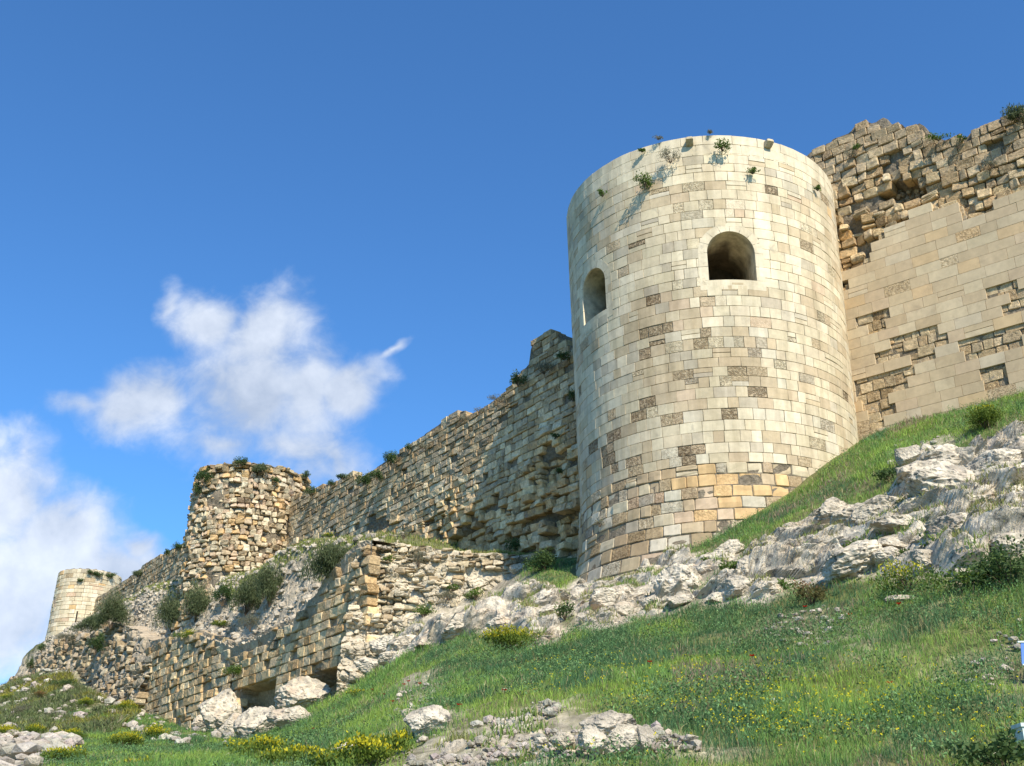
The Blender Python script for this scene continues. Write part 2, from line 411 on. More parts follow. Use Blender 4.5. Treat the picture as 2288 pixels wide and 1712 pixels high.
def pxpoly(pts): return [tuple(hit(u, v)[:2]) for u, v in pts]

# ------------------------------------------------------------------ ground sheet
ROCKPOLY = {  # photo outlines of bare rock / soil on the hillside
 'outcrop_right': [(1640, 1262), (1700, 1228), (1755, 1190), (1800, 1160), (1850, 1142), (1915, 1135), (1960, 1118), (2005, 1085), (2040, 1045), (2085, 1020), (2160, 1010), (2230, 1000), (2330, 985), (2560, 930), (2620, 1060), (2560, 1170), (2330, 1240), (2230, 1260), (2150, 1310), (2050, 1300), (1960, 1290), (1900, 1300), (1800, 1320), (1720, 1330), (1650, 1310)],
 'outcrop_tower': [(1262, 1318), (1300, 1296), (1380, 1290), (1470, 1262), (1560, 1232), (1650, 1228), (1660, 1262), (1590, 1290), (1560, 1330), (1500, 1345), (1430, 1362), (1390, 1400), (1330, 1412), (1282, 1402), (1262, 1370)],
 'outcrop_low': [(1405, 1380), (1450, 1340), (1560, 1330), (1640, 1305), (1745, 1315), (1765, 1335), (1710, 1368), (1640, 1358), (1560, 1352), (1480, 1372)],
 'outcrop_left': [(820, 1500), (812, 1460), (850, 1435), (900, 1425), (980, 1420), (1040, 1385), (1110, 1350), (1190, 1325), (1262, 1322), (1268, 1372), (1268, 1400), (1240, 1440), (1185, 1446), (1100, 1415), (1040, 1425), (960, 1450), (900, 1465), (860, 1495)],
 'rubble_slope': [(800, 1470), (795, 1210), (900, 1200), (1040, 1215), (1160, 1222), (1200, 1300), (1180, 1335), (1110, 1352), (1040, 1390), (980, 1424), (880, 1430), (835, 1450)],
 'soil_low': [(1080, 1640), (1100, 1600), (1200, 1590), (1290, 1605), (1340, 1650), (1430, 1640), (1520, 1680), (1600, 1712), (1250, 1735), (1040, 1735), (900, 1712), (930, 1660)],
 'stones_mid': [(880, 1590), (900, 1520), (960, 1515), (1000, 1560), (960, 1600), (1060, 1590), (1100, 1620), (1040, 1660), (920, 1650)],
 'scree_right': [(1680, 1420), (1760, 1385), (1850, 1370), (1990, 1400), (1990, 1480), (1870, 1490), (1760, 1460)],
 'scree_corner': [(2140, 1480), (2190, 1470), (2240, 1420), (2288, 1400), (2288, 1440), (2220, 1560), (2160, 1540)],
 'ledge_upper': [(1985, 1020), (1995, 985), (2100, 975), (2150, 985), (2080, 1015), (2040, 1050)],
 'glacis': [(-40, 1650), (-40, 1540), (40, 1530), (120, 1490), (200, 1480), (330, 1430), (345, 1600), (300, 1580), (200, 1600), (120, 1640)],
 'pile_left': [(-60, 1760), (-60, 1652), (30, 1650), (110, 1660), (180, 1662), (150, 1700), (80, 1730), (0, 1760)],
}
RP = {k: pxpoly(v) for k, v in ROCKPOLY.items()}
def bare(x, y):
    """0 grass .. 1 bare ground"""
    b = np.zeros(np.shape(x)); P = np.stack([x, y, x*0+1.], -1); n = .35*fbm(P*.9, 3, 31)
    for k, wgt, soft in (('outcrop_right', 1, .35), ('outcrop_tower', 1, .3), ('outcrop_low', 1, .25), ('outcrop_left', 1, .3), ('rubble_slope', .9, .5), ('soil_low', .72, .5),
                         ('stones_mid', .6, .6), ('scree_right', .33, 1), ('scree_corner', .4, .8), ('ledge_upper', .6, .5), ('glacis', .45, 2), ('pile_left', 1, .8)):
        d = polydist(x, y, RP[k]); b = np.maximum(b, wgt*sst(-soft, soft, d+n*(2.0 if wgt < 1 else 1)*soft*2))
    return b
def build_ground():
    a = np.concatenate([[-40, -14, -6, -3, -1.8, -1.2, -.9], np.linspace(-.75, .8, 560), [.95, 1.25, 1.9, 3, 6, 14, 40]])
    Y = np.concatenate([[-160, -60, -25, -12, -6, -2, 0, 2, 3.5, 5], np.exp(np.linspace(math.log(6.5), math.log(130), 520)), [150, 180, 230, 320, 500, 900, 1800]])
    A, YY = np.meshgrid(a, Y); X = A*np.maximum(YY, 5); x = X.ravel(); y = YY.ravel()
    z = gz(x, y); b = bare(x, y)
    P = np.stack([x, y, z], -1)
    z = z+b*(.06*ridged(P*2.2, 3, 4)+.03*fbm(P*9, 2, 6))
    P[:, 2] = z
    n = fbm(P*.5, 4, 44)[:, None]; n2 = fbm(P*3, 3, 45)[:, None]; n3 = fbm(P*11, 2, 46)[:, None]
    green = np.where(n+n3*.5 > 0, lin(.15, .19, .055)[None], lin(.19, .20, .075)[None])*(1+n2*.5)
    soil = lin(.50, .45, .36)[None]*(1+.45*n2+.4*n3)
    b_ = np.clip(b[:, None]+n3*.25*(b[:, None] > .1), 0, 1)
    c = green*(1-b_)+soil*b_
    brown = sst(.25, .55, fbm(P*1.3, 3, 48))[:, None]*.6
    c = c*(1-brown)+lin(.16, .13, .08)[None]*brown*(1-b_)+c*brown*b_
    o = mesh('ground', P, grid_faces(len(Y), len(a)), M['soil'], None, np.clip(c, .01, 1), smooth=True); tag(o, kind='structure')
build_ground()

# ------------------------------------------------------------------ big round tower
TC = np.array([7.33, 37.67]); TOPZ, LOWZ = 24.35, 12.07
def TR(h):
    h = np.asarray(h, float)
    return np.interp(h, [5, 8.6, 10.2, 11.6, 12.2, 16, 24.4], [5.62, 5.40, 5.06, 4.93, 4.90, 4.98, 5.20])
def tmap(s, h, d):
    th = s/5.0; r = TR(h)+d
    return np.stack([TC[0]+r*np.sin(th), TC[1]-r*np.cos(th), h+0*th], -1)
def cylhit(u, v, C, Rf):
    r = ray(u, v); Y = np.linspace(C[1]-12, C[1]+2, 3000); dd = np.hypot(r[0]*Y-C[0], Y-C[1])-Rf(r[2]*Y)
    k = np.nonzero(dd < 0)[0]
    if not len(k): k = [np.argmin(dd)]
    y = Y[k[0]]; return math.atan2(r[0]*y-C[0], C[1]-y), r[2]*y
class Win: pass
WINS = []
for (ul, ur, vb, um, vt) in ((1589, 1687, 624, 1636, 517), (1306, 1354, 712, 1334, 603)):
    w = Win(); a0 = cylhit(ul, vb, TC, TR); a1 = cylhit(ur, vb, TC, TR); t = cylhit(um, vt, TC, TR); w.raw = (a0, a1, t); WINS.append(w)
WINS[0].s = 5*(WINS[0].raw[0][0]+WINS[0].raw[1][0])/2; WINS[1].s = 5*(WINS[1].raw[0][0]+WINS[1].raw[1][0])/2
print('WIN', [w.raw for w in WINS])
for w in WINS:
    w.hw = .80; w.z0 = cylhit(1640, 625, TC, TR)[1]; w.zt = cylhit(1636, 517, TC, TR)[1]; w.zs = w.zt-w.hw
WINS[1].hw = .74; WINS[1].z0 -= .05; WINS[1].zs = WINS[1].zt-.74
def inwin(s, h, off=0.0):
    r = np.zeros(np.shape(s), bool)
    for w in WINS:
        ds = np.abs(s-w.s)
        r |= ((ds < w.hw+off) & (h > w.z0-off*.9) & (h < w.zs)) | ((np.hypot(ds, h-w.zs) < w.hw+off) & (h >= w.zs))
    return r
def build_tower():
    root = empty('round_tower', (TC[0], TC[1], 8), 'huge restored round tower of pale limestone ashlar with two arched window openings', 'tower')
    A = courses(-13.2, 13.2, 6.6, TOPZ-.78, 0.365, .10, .53, .40, 3, gap=.012, thin=.05)
    # foot: bigger, rougher blocks
    low = A[:, 3] < 9.9; A = A[~low]; hb = A[:, 2].min()
    B = courses(-14, 14, 6.3, hb-.2, .44, .08, .74, .3, 8, gap=.035); k = hb/B[:, 3].max(); B[:, 2:] = hb-(B[:, 3].max()-B[:, 2:])-.02
    T2 = courses(-13.2, 13.2, 0, .37, .38, 0, .85, .3, 5, gap=.015, thin=0); T2[:, 2:] = [TOPZ-.775, TOPZ-.40]
    T3 = courses(-13.2, 13.2, 0, .37, .38, 0, .95, .3, 6, gap=.012, thin=0); T3[:, 2:] = [TOPZ-.39, TOPZ-.02]
    A = np.concatenate([B, A, T2, T3]); n = len(A)
    # squeeze out stones over the edge of the course above
    r = np.random.default_rng(11)
    s = (A[:, 0]+A[:, 1])/2; h = (A[:, 2]+A[:, 3])/2
    U, V = px(tmap(s, h, 0*s))
    def g(u, v, ru, rv): return np.clip(1.25-np.hypot((U-u)/ru, (V-v)/rv), 0, 1)
    vis = np.abs(s/5-.2) < 2.0
    ln = fbm(np.stack([s*.35, h*.45, s*0], -1), 3, 77)
    nearwin = np.maximum(g(1640, 575, 150, 130), .9*g(1640, 690, 120, 45)); nearwin = np.maximum(nearwin, g(1335, 640, 90, 120))
    wh = .16+4.5*(V < 410)*(1-.8*g(1760, 480, 90, 130))+7*nearwin+3*g(1500, 960, 90, 40)+5*g(1700, 960, 130, 75)+2.6*g(1340, 900, 70, 230)+1.5*g(1800, 700, 60, 200)
    cr = 1.0+2.0*g(1850, 750, 130, 330)+1.0*g(1700, 950, 150, 80)+1*(V < 600)
    tn = .9+1.8*g(1600, 790, 230, 90)+.9*g(1480, 720, 120, 100)+1.6*g(1790, 480, 60, 110)+1.2*g(1400, 1130, 180, 50)
    gr = .22+.6*g(1350, 850, 110, 250)+.7*g(1500, 560, 120, 120)+1.2*g(1560, 840, 90, 60)
    dk = .08+.75*g(1480, 640, 110, 50)+1.1*g(1560, 740, 160, 30)+.6*g(1370, 880, 110, 80)+.8*g(1420, 1010, 170, 55)+.25*(ln > .12)
    dk = dk*(1-.9*nearwin)*(V > 380)+.03; dk = dk*(1-.8*g(1700, 960, 110, 60))*np.where(h < 12.0, .35, 1)
    og = .05+9*g(1690, 1090, 150, 66)+.25*g(1820, 560, 60, 200)+.3*g(1600, 1110, 120, 50)
    bn = .04+2.6*g(1500, 1230, 220, 55)+1.5*g(1350, 1240, 90, 50)
    low = h < 12.05
    wh = wh*np.where(low, .25, 1); cr = cr*np.where(low, .8, 1); bn = bn*low; og = og*np.where(low, 1, .15)
    pk = .05+1.4*g(1500, 1110, 130, 50)
    ln2 = fbm(np.stack([s*.8, h*.9, s*0], -1), 2, 78); dk = dk*np.where(ln2 > .02, 1.5, .3)
    c, idx, keys = pick(r, n, dict(white=wh, cream=cr, tan=tn, grey=gr, dark=dk, orange=og, brown=bn, pink=pk, pale=.5+1.2*g(1310, 900, 60, 300)+.5*nearwin))
    kd = keys.index('dark'); isd = idx == kd; cm = (PAL['cream']+PAL['white'])/2; c = c*(1+.10*(nearwin+g(1700, 960, 130, 75)+.8*(V < 400))[:, None].clip(0, 1)-.07*g(1590, 800, 260, 100)[:, None]); c = np.where((~isd & (h > 12.05))[:, None], cm+.78*(c-cm), c)
    al = np.where(isd, r.uniform(.7, 1, n), np.where(r.random(n) < .10+.16*low, r.uniform(.3, .8, n), 0)); al = al*(1-.95*nearwin)*(h < TOPZ-.8)
    top = h > TOPZ-.8; c[top] = PAL['white']*(1+r.uniform(-.05, .05, (top.sum(), 1)))
    C = np.concatenate([c, al[:, None]], 1)
    d = r.uniform(-.006, .006, n)+np.where(isd, -.008, 0)+np.where(low, r.uniform(-.03, .03, n), 0)
    rough = np.where(isd, .012, .002)+np.where(low, .012, 0); rnd = np.where(isd, .02, .005)+np.where(low, .018, 0)
    jit = np.where(low, .018, .006)
    near = np.zeros(n, bool)
    for w in WINS: near |= (A[:, 1] > w.s-w.hw-.25) & (A[:, 0] < w.s+w.hw+.25) & (A[:, 3] > w.z0-.25) & (A[:, 2] < w.zt+.25)
    q = ~near
    f = stone_mesh('ashlar_facing', A[q], d[q], C[q], tmap, M['ashlar'], root, depth=.3, rnd=rnd[q], jit=jit[q], rough=rough[q], seed=1)
    o2 = stone_mesh('window_surround_masonry', A[near], d[near], C[near], tmap, M['ashlar'], root, depth=.3, rnd=.006, seed=2, k=17, cut=lambda a, b: inwin(a, b, .12))
    core = surf('core', np.linspace(-5*math.pi, 5*math.pi, 700), np.linspace(5.5, TOPZ-.05, 420), tmap, -.028, M['mortar'], root, cut=lambda a, b: inwin(a, b, .1), smooth=True)
    # wall head: flat top ring and inner face
    th = np.linspace(-math.pi, math.pi, 200); rr = [(5.185, TOPZ-.03), (5.14, TOPZ), (4.7, TOPZ+.01), (4.2, TOPZ-.0), (4.2, TOPZ-1.2), (0.01, TOPZ-1.2)]
    V = np.array([[TC[0]+R_*math.sin(t), TC[1]-R_*math.cos(t), z] for R_, z in rr for t in th])
    Cc = np.tile([*PAL['white'], 0], (len(V), 1)); mesh('wall_head', V, grid_faces(len(rr), len(th)), M['ashlar'], root, Cc)
    for w in WINS:
        # frame of dressed voussoirs round the opening, opening tube and closed back
        prof = [(-w.hw, w.z0)]+[(-w.hw, w.z0+(w.zs-w.z0)*t) for t in (.25, .5, .75)]+[(-w.hw*math.cos(t), w.zs+w.hw*math.sin(t)) for t in np.linspace(0, math.pi, 25)]+[(w.hw, w.z0+(w.zs-w.z0)*t) for t in (.75, .5, .25)]+[(w.hw, w.z0)]
        P0 = np.array(prof); cc = np.array([0, w.zs])
        outp = P0.copy(); q = P0-cc; nn = np.where(P0[:, 1:] > w.zs, q/np.maximum(np.linalg.norm(q, axis=1, keepdims=True), 1e-6), np.sign(P0[:, :1])*[[1, 0]]); outp = P0+nn*.30
        rv_ = np.random.default_rng(int(w.hw*100)); V = []; Fv = []; Cf = []
        segs = [(0, 2), (2, 4)]+[(4+3*j, 7+3*j) for j in range(8)]+[(28, 30), (30, 32)]
        for (i0, i1) in segs:
            idx_ = np.arange(i0, min(i1, len(P0)-1)+1); a_ = P0[idx_].copy(); b_ = outp[idx_].copy()
            gp = .006; ta = (a_[1]-a_[0])/np.linalg.norm(a_[1]-a_[0])*gp; tb = (a_[-1]-a_[-2])/np.linalg.norm(a_[-1]-a_[-2])*gp
            a_[0] += ta; b_[0] += ta; a_[-1] -= tb; b_[-1] -= tb
            m_ = len(idx_); n0 = len(V); cz = PAL['white']*(1+rv_.uniform(-.06, .06)); dz = rv_.uniform(.002, .006)
            for ring_, dd in ((b_, -.05), (b_, dz), (a_, dz), (a_, -.05)):
                V.extend(tmap(w.s+ring_[:, 0], ring_[:, 1], np.full(m_, dd)))
            Fv.append(grid_faces(4, m_)+n0); Cf += [[*cz, 0]]*(4*m_)
        V = np.array(V); C_ = np.array(Cf); Fv = np.concatenate(Fv)
        wn = empty('window', tuple(tmap(np.array([w.s]), np.array([w.z0]), np.array([0.]))[0]), None, None); wn.parent = root
        wn.matrix_parent_inverse = Matrix.Translation(-root.location); bpy.context.view_layer.update()
        fr = mesh('voussoir_frame', V, Fv, M['ashlar'], wn, C_, smooth=False)
        # sill stone
        ss = np.linspace(-w.hw-.30, w.hw+.30, 9)
        V = np.concatenate([tmap(w.s+ss, np.full(9, zz), np.full(9, dd)) for zz, dd in ((w.z0-.36, -.03), (w.z0-.355, .004), (w.z0-.005, .004), (w.z0, .0), (w.z0+.01, -.5), (w.z0+.012, -2.9))])
        si = mesh('sill', V, grid_faces(6, 9), M['ashlar'], wn, np.tile([*PAL['white'], 0.], (len(V), 1)))
        # tube straight into the wall
        t0 = w.s/5; inn = np.array([-math.sin(t0), math.cos(t0)]); tan = np.array([math.cos(t0), math.sin(t0)])
        depths = [0, .25, .6, 1.0, 1.5, 2.0, 2.6]; V = []; Cx = []
        for k_, dpt in enumerate(depths):
            sc = 1 if dpt < .7 else 1+.05*min(dpt-.6, 1)
            for (a_, z_) in P0:
                b0 = tmap(np.array([w.s+a_]), np.array([z_]), np.array([0.]))[0]
                if dpt > 0:
                    base = TC-inn*4.98*math.cos(a_/5)*0+np.array([0, 0]); R0 = TR(z_)
                    pt = TC-inn*(R0*math.cos(a_/5)-dpt)+tan*(R0*math.sin(a_/5))*sc
                    b0 = np.array([pt[0], pt[1], w.zs+(z_-w.zs)*sc if z_ > w.zs else z_])
                V.append(b0)
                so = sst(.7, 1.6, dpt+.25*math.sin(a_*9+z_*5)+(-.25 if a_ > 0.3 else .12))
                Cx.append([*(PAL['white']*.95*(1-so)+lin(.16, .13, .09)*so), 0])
        nP = len(P0); Fq = grid_faces(len(depths), nP)
        mesh('reveal', V, Fq, M['soot_shade'], wn, Cx, smooth=False)
        lastr = np.array(V[-nP:]); ctr = lastr.mean(0); VV = np.concatenate([lastr, [ctr]])
        T = [[i, (i+1) % nP, nP] for i in range(nP)]
        mesh('back_wall', VV, None, M['soot_shade'], wn, np.tile([.09, .075, .055, 0], (len(VV), 1)), tris=T)
        for c_ in wn.children: c_.matrix_parent_inverse = wn.matrix_world.inverted()
    # water spouts just under the rim
    for (u, v) in ((1541, 319), (1714, 324)):
        t, z = cylhit(u, v, TC, TR); s_ = t*5
        w2 = .12; prof = [(0, -.17), (.12, -.15), (.30, -.02), (.28, .08), (.0, .12)]; V = []; 
        for sg in (-1, -.6, .6, 1):
            for dd, zz in prof: V.append(tmap(np.array([s_+sg*w2]), np.array([z+zz*(.85 if abs(sg) == 1 else 1)]), np.array([dd*(.93 if abs(sg) == 1 else 1)-.03]))[0])
        Fq = [list(x) for x in grid_faces(4, 5)]; Fq += [[0, 1, 2, 3], [0, 3, 4, 4][:4]]
        T = [[0, 1, 2], [0, 2, 3], [0, 3, 4], [15, 17, 16], [15, 18, 17], [15, 19, 18]]
        sp = mesh('water_spout', V, grid_faces(4, 5), M['ashlar'], root, np.tile([*(PAL['cream']), .3], (20, 1)), tris=T)
    bpy.context.view_layer.update()
    for c_ in root.children:
        if c_.type == 'MESH': c_.matrix_parent_inverse = Matrix.Translation(-root.location)
build_tower()

# ------------------------------------------------------------------ straight walls
class Wall:
    def __init__(w, P0, az):
        w.P0 = np.array(P0, float); w.d = np.array([math.sin(rad(az)), math.cos(rad(az))])
        n = np.array([-w.d[1], w.d[0]]); w.n = n if n@w.P0 < 0 else -n     # towards the camera
    def map(w, s, h, d):
        return np.stack([w.P0[0]+w.d[0]*s+w.n[0]*d, w.P0[1]+w.d[1]*s+w.n[1]*d, h+0*s], -1)
    def sh(w, u, v, off=0):
        r = ray(u, v); c = r[:2]; p = w.P0+w.n*off
        Y = (p@w.n)/(c@w.n); P = r*Y; return float((P[:2]-p)@w.d), float(P[2])
CW = Wall((2.6, 40.0), -35.0)          # curtain wall running away to the left
RW = Wall((12.3, 36.5), 130.0)         # wall to the right of the tower, coming nearer
EW = Wall((-6.0, 42.75), 97.0); EW.n = np.array([math.sin(rad(187)), math.cos(rad(187))])   # its broken end, facing the sun
LW = Wall((-5.9, 43.0), -35.0)         # lower retaining wall
def poly_sh(w, pts, off=0): return [w.sh(u, v, off) for u, v in pts]

def wall_core(name, w, s0, s1, topf, botz, parent, dfun, thick=1.6, m=None, col=None, ds=.16, dh=.2, headcol=None):
    """solid backing: bumpy front, stepped head, plain back"""
    s = np.arange(s0, s1+ds, ds); top = topf(s); nh = 60
    V = []; g = np.linspace(0, 1, nh)[:, None]; H = botz+(top-botz)[None]*g; S = np.broadcast_to(s, H.shape)
    D = dfun(S, H)
    rows = [w.map(S.ravel(), H.ravel(), D.ravel())]
    hd = .08*fbm(np.stack([s*2, s*0, s*0], -1), 2, 3)
    for k, dd in ((1, -.5), (1, -thick), (0, -thick)):
        hh = (top+hd) if k else np.full_like(s, botz); rows.append(w.map(s, hh, np.full_like(s, dd)))
    P = np.concatenate(rows); F = grid_faces(nh+3, len(s))
    C = None
    if col is not None: C = col(P)
    nR = nh+3; cap = []
    o = mesh(name, P, F, m or M['mortar'], parent, C)
    return o

# ---- curtain wall (left of the tower)
def top_from(w, pts, off=0):
    q = sorted(poly_sh(w, pts, off)); xs = np.array([a for a, _ in q]); zs = np.array([b for _, b in q])
    return lambda s: np.interp(s, xs, zs)
def dedup(c): return c
CT = [(276, 1296), (330, 1258), (380, 1228), (425, 1203), (560, 1150), (640, 1110), (686, 1098), (700, 1092), (750, 1075), (774, 1058), (790, 1058), (799, 1070), (838, 1044), (891, 1010), (956, 962), (1014, 922), (1038, 916), (1044, 940), (1059, 921), (1100, 892),
      (1141, 865), (1159, 828), (1180, 812), (1184, 765), (1224, 738), (1245, 744), (1257, 765), (1280, 780), (1340, 760), (1450, 700)]
ctop = top_from(CW, CT)
def shade_pick(r, n, P, warm=0.0):
    return pick(r, n, dict(white=.5, cream=1.1, tan=1.2+warm*2, grey=1.4-warm, pale=1.0, dark=.35, orange=.02+warm*.7, brown=.25+warm*.3))
def build_curtain():
    root = empty('curtain_wall', (float(CW.P0[0]), float(CW.P0[1]), 12), 'long weathered curtain wall with crumbling face running left behind the big round tower', 'wall')
    A = courses(-4.5, 66, 10.6, 24.5, .315, .14, .50, .48, 21, gap=.025, thin=.06)
    s = (A[:, 0]+A[:, 1])/2; h = (A[:, 2]+A[:, 3])/2; keep = (h < ctop(s)-.05) & ~((s > 27) & (s < 33))
    A = A[keep]; s = s[keep]; h = h[keep]; n = len(A); r = np.random.default_rng(22)
    U, V = px(CW.map(s, h, 0*s))
    depth_below = ctop(s)-h
    ero = sst(2.0, 6.5, depth_below+1.5*fbm(np.stack([s*.25, h*.3, s*0], -1), 2, 6))
    def g(u, v, ru, rv): return np.clip(1.3-np.hypot((U-u)/ru, (V-v)/rv), 0, 1)
    cav = fbm(np.stack([s*.55, h*.8, s*0], -1), 3, 15)*1.2+.65*(g(1215, 1010, 40, 44)+g(1010, 1060, 26, 40)+.8*g(930, 1120, 50, 25)+.8*g(1090, 1120, 60, 30)+g(720, 1160, 60, 30)+.6*g(850, 1160, 70, 25)+.5*g(410, 1280, 20, 40))
    miss = (cav*(.4+.8*ero) > .42) & (depth_below > 1.0)
    d = r.uniform(-.02, .03, n)+ero*(r.uniform(-.12, .10, n))
    d = np.where(miss, -.50+r.uniform(-.12, .16, n), d)
    odd = (r.random(n) < .10*ero); d = np.where(odd, d+r.uniform(.05, .15, n), d)
    drop = r.random(n) < (.02+.10*ero); 
    c, idx, keys = shade_pick(r, n, None, 0); lich = sst(3.5, .5, depth_below)[:, None]
    c = c*(1-.22*lich)*(1-lich*.2*lin(0, .05, .14)); c = c*np.where(ero[:, None] > .5, lin(1.30, 1.16, .95), lin(1.22, 1.15, 1.04))
    al = np.where(r.random(n) < .3, r.uniform(.2, .7, n), 0)
    C = np.concatenate([c, al[:, None]], 1); q = ~drop
    stone_mesh('stone_facing', A[q], d[q], C[q], CW.map, M['rough'], root, depth=.55, rnd=.018+.008*ero[q], jit=.02+.02*ero[q], tilt=.03+.07*ero[q], rough=.012+.02*ero[q], seed=4)
    def df(S, H):
        P = np.stack([S, H, S*0], -1); e = sst(2.0, 6.5, ctop(S)-H)
        return -.10-.22*e+.10*fbm(P*2.5, 3, 8)+.05*fbm(P*7, 2, 3)-.38*sst(.2, .5, e*(fbm(P*[.55, .8, 1], 3, 15)*1.2))
    wall_core('rubble_core', CW, -4.6, 66, ctop, 9.5, root, df, m=M['mortar'])
    # thick merlon next to the tower: blocks right through the wall
    m0, m1 = CW.sh(1184, 790)[0], CW.sh(1250, 760)[0]
    place_children(root)
build_curtain()

def build_round(name, label, C, Rf, z0, z1, ch, wm, seed, warm, root_lab, rough_, topj=0.0, palette=None, missf=None, drop=0.0, jit=.03, tl=.08, gap=.03):
    root = empty(name, (float(C[0]), float(C[1]), z0), label, 'tower')
    R0 = Rf(z1)
    def mp(s, h, d):
        th = s/R0; rr = Rf(h)+d; return np.stack([C[0]+rr*np.sin(th), C[1]-rr*np.cos(th), h+0*th], -1)
    A = courses(-R0*2.9, R0*2.9, z0, z1, ch, .14, wm, .42, seed, gap=gap, thin=.08); r = np.random.default_rng(seed)
    s = (A[:, 0]+A[:, 1])/2; h = (A[:, 2]+A[:, 3])/2; n = len(A)
    keep = h < z1-.1-topj*np.abs(fbm(np.stack([s*1.1, s*0, s*0], -1), 2, seed))
    A, s, h = A[keep], s[keep], h[keep]; n = len(A)
    c, idx, keys = pick(r, n, palette)
    U, V = px(mp(s, h, 0*s)); d = r.uniform(-1, 1, n)*rough_
    if missf is not None: d = np.where(missf(s, h, U, V), -.24+r.uniform(-.1, .1, n), d)
    topg = sst(1.0, .2, z1-h)[:, None]*(rough_ > .05); c = c*(1-.25*topg)*(1-topg*lin(0, .05, .15))*(1.13 if rough_ > .05 else 1.05)
    al = np.where(r.random(n) < .25, r.uniform(.2, .9, n), 0)*(1 if rough_ > .04 else .5)
    q = r.random(n) >= drop
    stone_mesh('stone_facing', A[q], d[q], np.concatenate([c, al[:, None]], 1)[q], mp, M['rough' if rough_ > .04 else 'ashlar'], root, depth=.5, rnd=.012+rough_*.2, jit=jit, tilt=tl, rough=rough_*.18+.004, seed=seed)
    def df(S, H):
        P = np.stack([S, H, S*0], -1); return (-.05-rough_*1.6)+rough_*1.0*fbm(P*2.5, 3, 8)
    surf('rubble_core', np.linspace(-math.pi*R0, math.pi*R0, 160), np.linspace(z0-1, z1-.12, 80), mp, df, M['mortar'], root)
    th = np.linspace(-math.pi, math.pi, 80); rr = [(R0-.1-rough_, z1-.13), (R0-.3, z1-.05), (R0*.6, z1-.02), (0.01, z1-.1)]
    V_ = np.array([[C[0]+R_*math.sin(t), C[1]-R_*math.cos(t), z+.06*math.sin(t*23+R_)] for R_, z in rr for t in th]); mesh('wall_head', V_, grid_faces(4, 80), M['mortar'], root)
    place_children(root); return root, mp
MC = np.array([-15.6, 64.2])
def mR(h): return np.interp(h, [10, 16, 22.4], [3.75, 3.55, 3.42])
build_round('ruined_round_tower', 'crumbling round tower of rounded orange-tan rubble stones in the middle of the curtain wall', MC, mR, 13.0, 22.45, .31, .35, 51, 1, '', .10, topj=.25,
            palette=dict(cream=2.4, tan=1.3, orange=1.0, pink=1.5, white=.7, brown=.15), drop=.01, jit=.055, tl=.18,
            missf=lambda s, h, U, V: (np.hypot((U-475)/26, (V-1115)/22) < 1) | (np.hypot((U-660)/24, (V-1190)/40) < 1) | ((fbm(np.stack([s*.9, h*1.1, s*0], -1), 2, 5) > .46)))
FC = np.array([-36.7, 96.0])
def fR(h): return np.interp(h, [17, 20, 25.2], [2.8, 2.72, 2.62])
FT, FMAP = build_round('far_round_tower', 'small far round tower of cream ashlar with a dark vertical arrow slit', FC, fR, 16.5, 24.75, .34, .62, 61, 0, '', .02, topj=.2,
            palette=dict(cream=2.2, white=2.2, tan=.5, orange=.15, pink=.3, grey=.2), jit=.006, tl=.008, gap=.016)

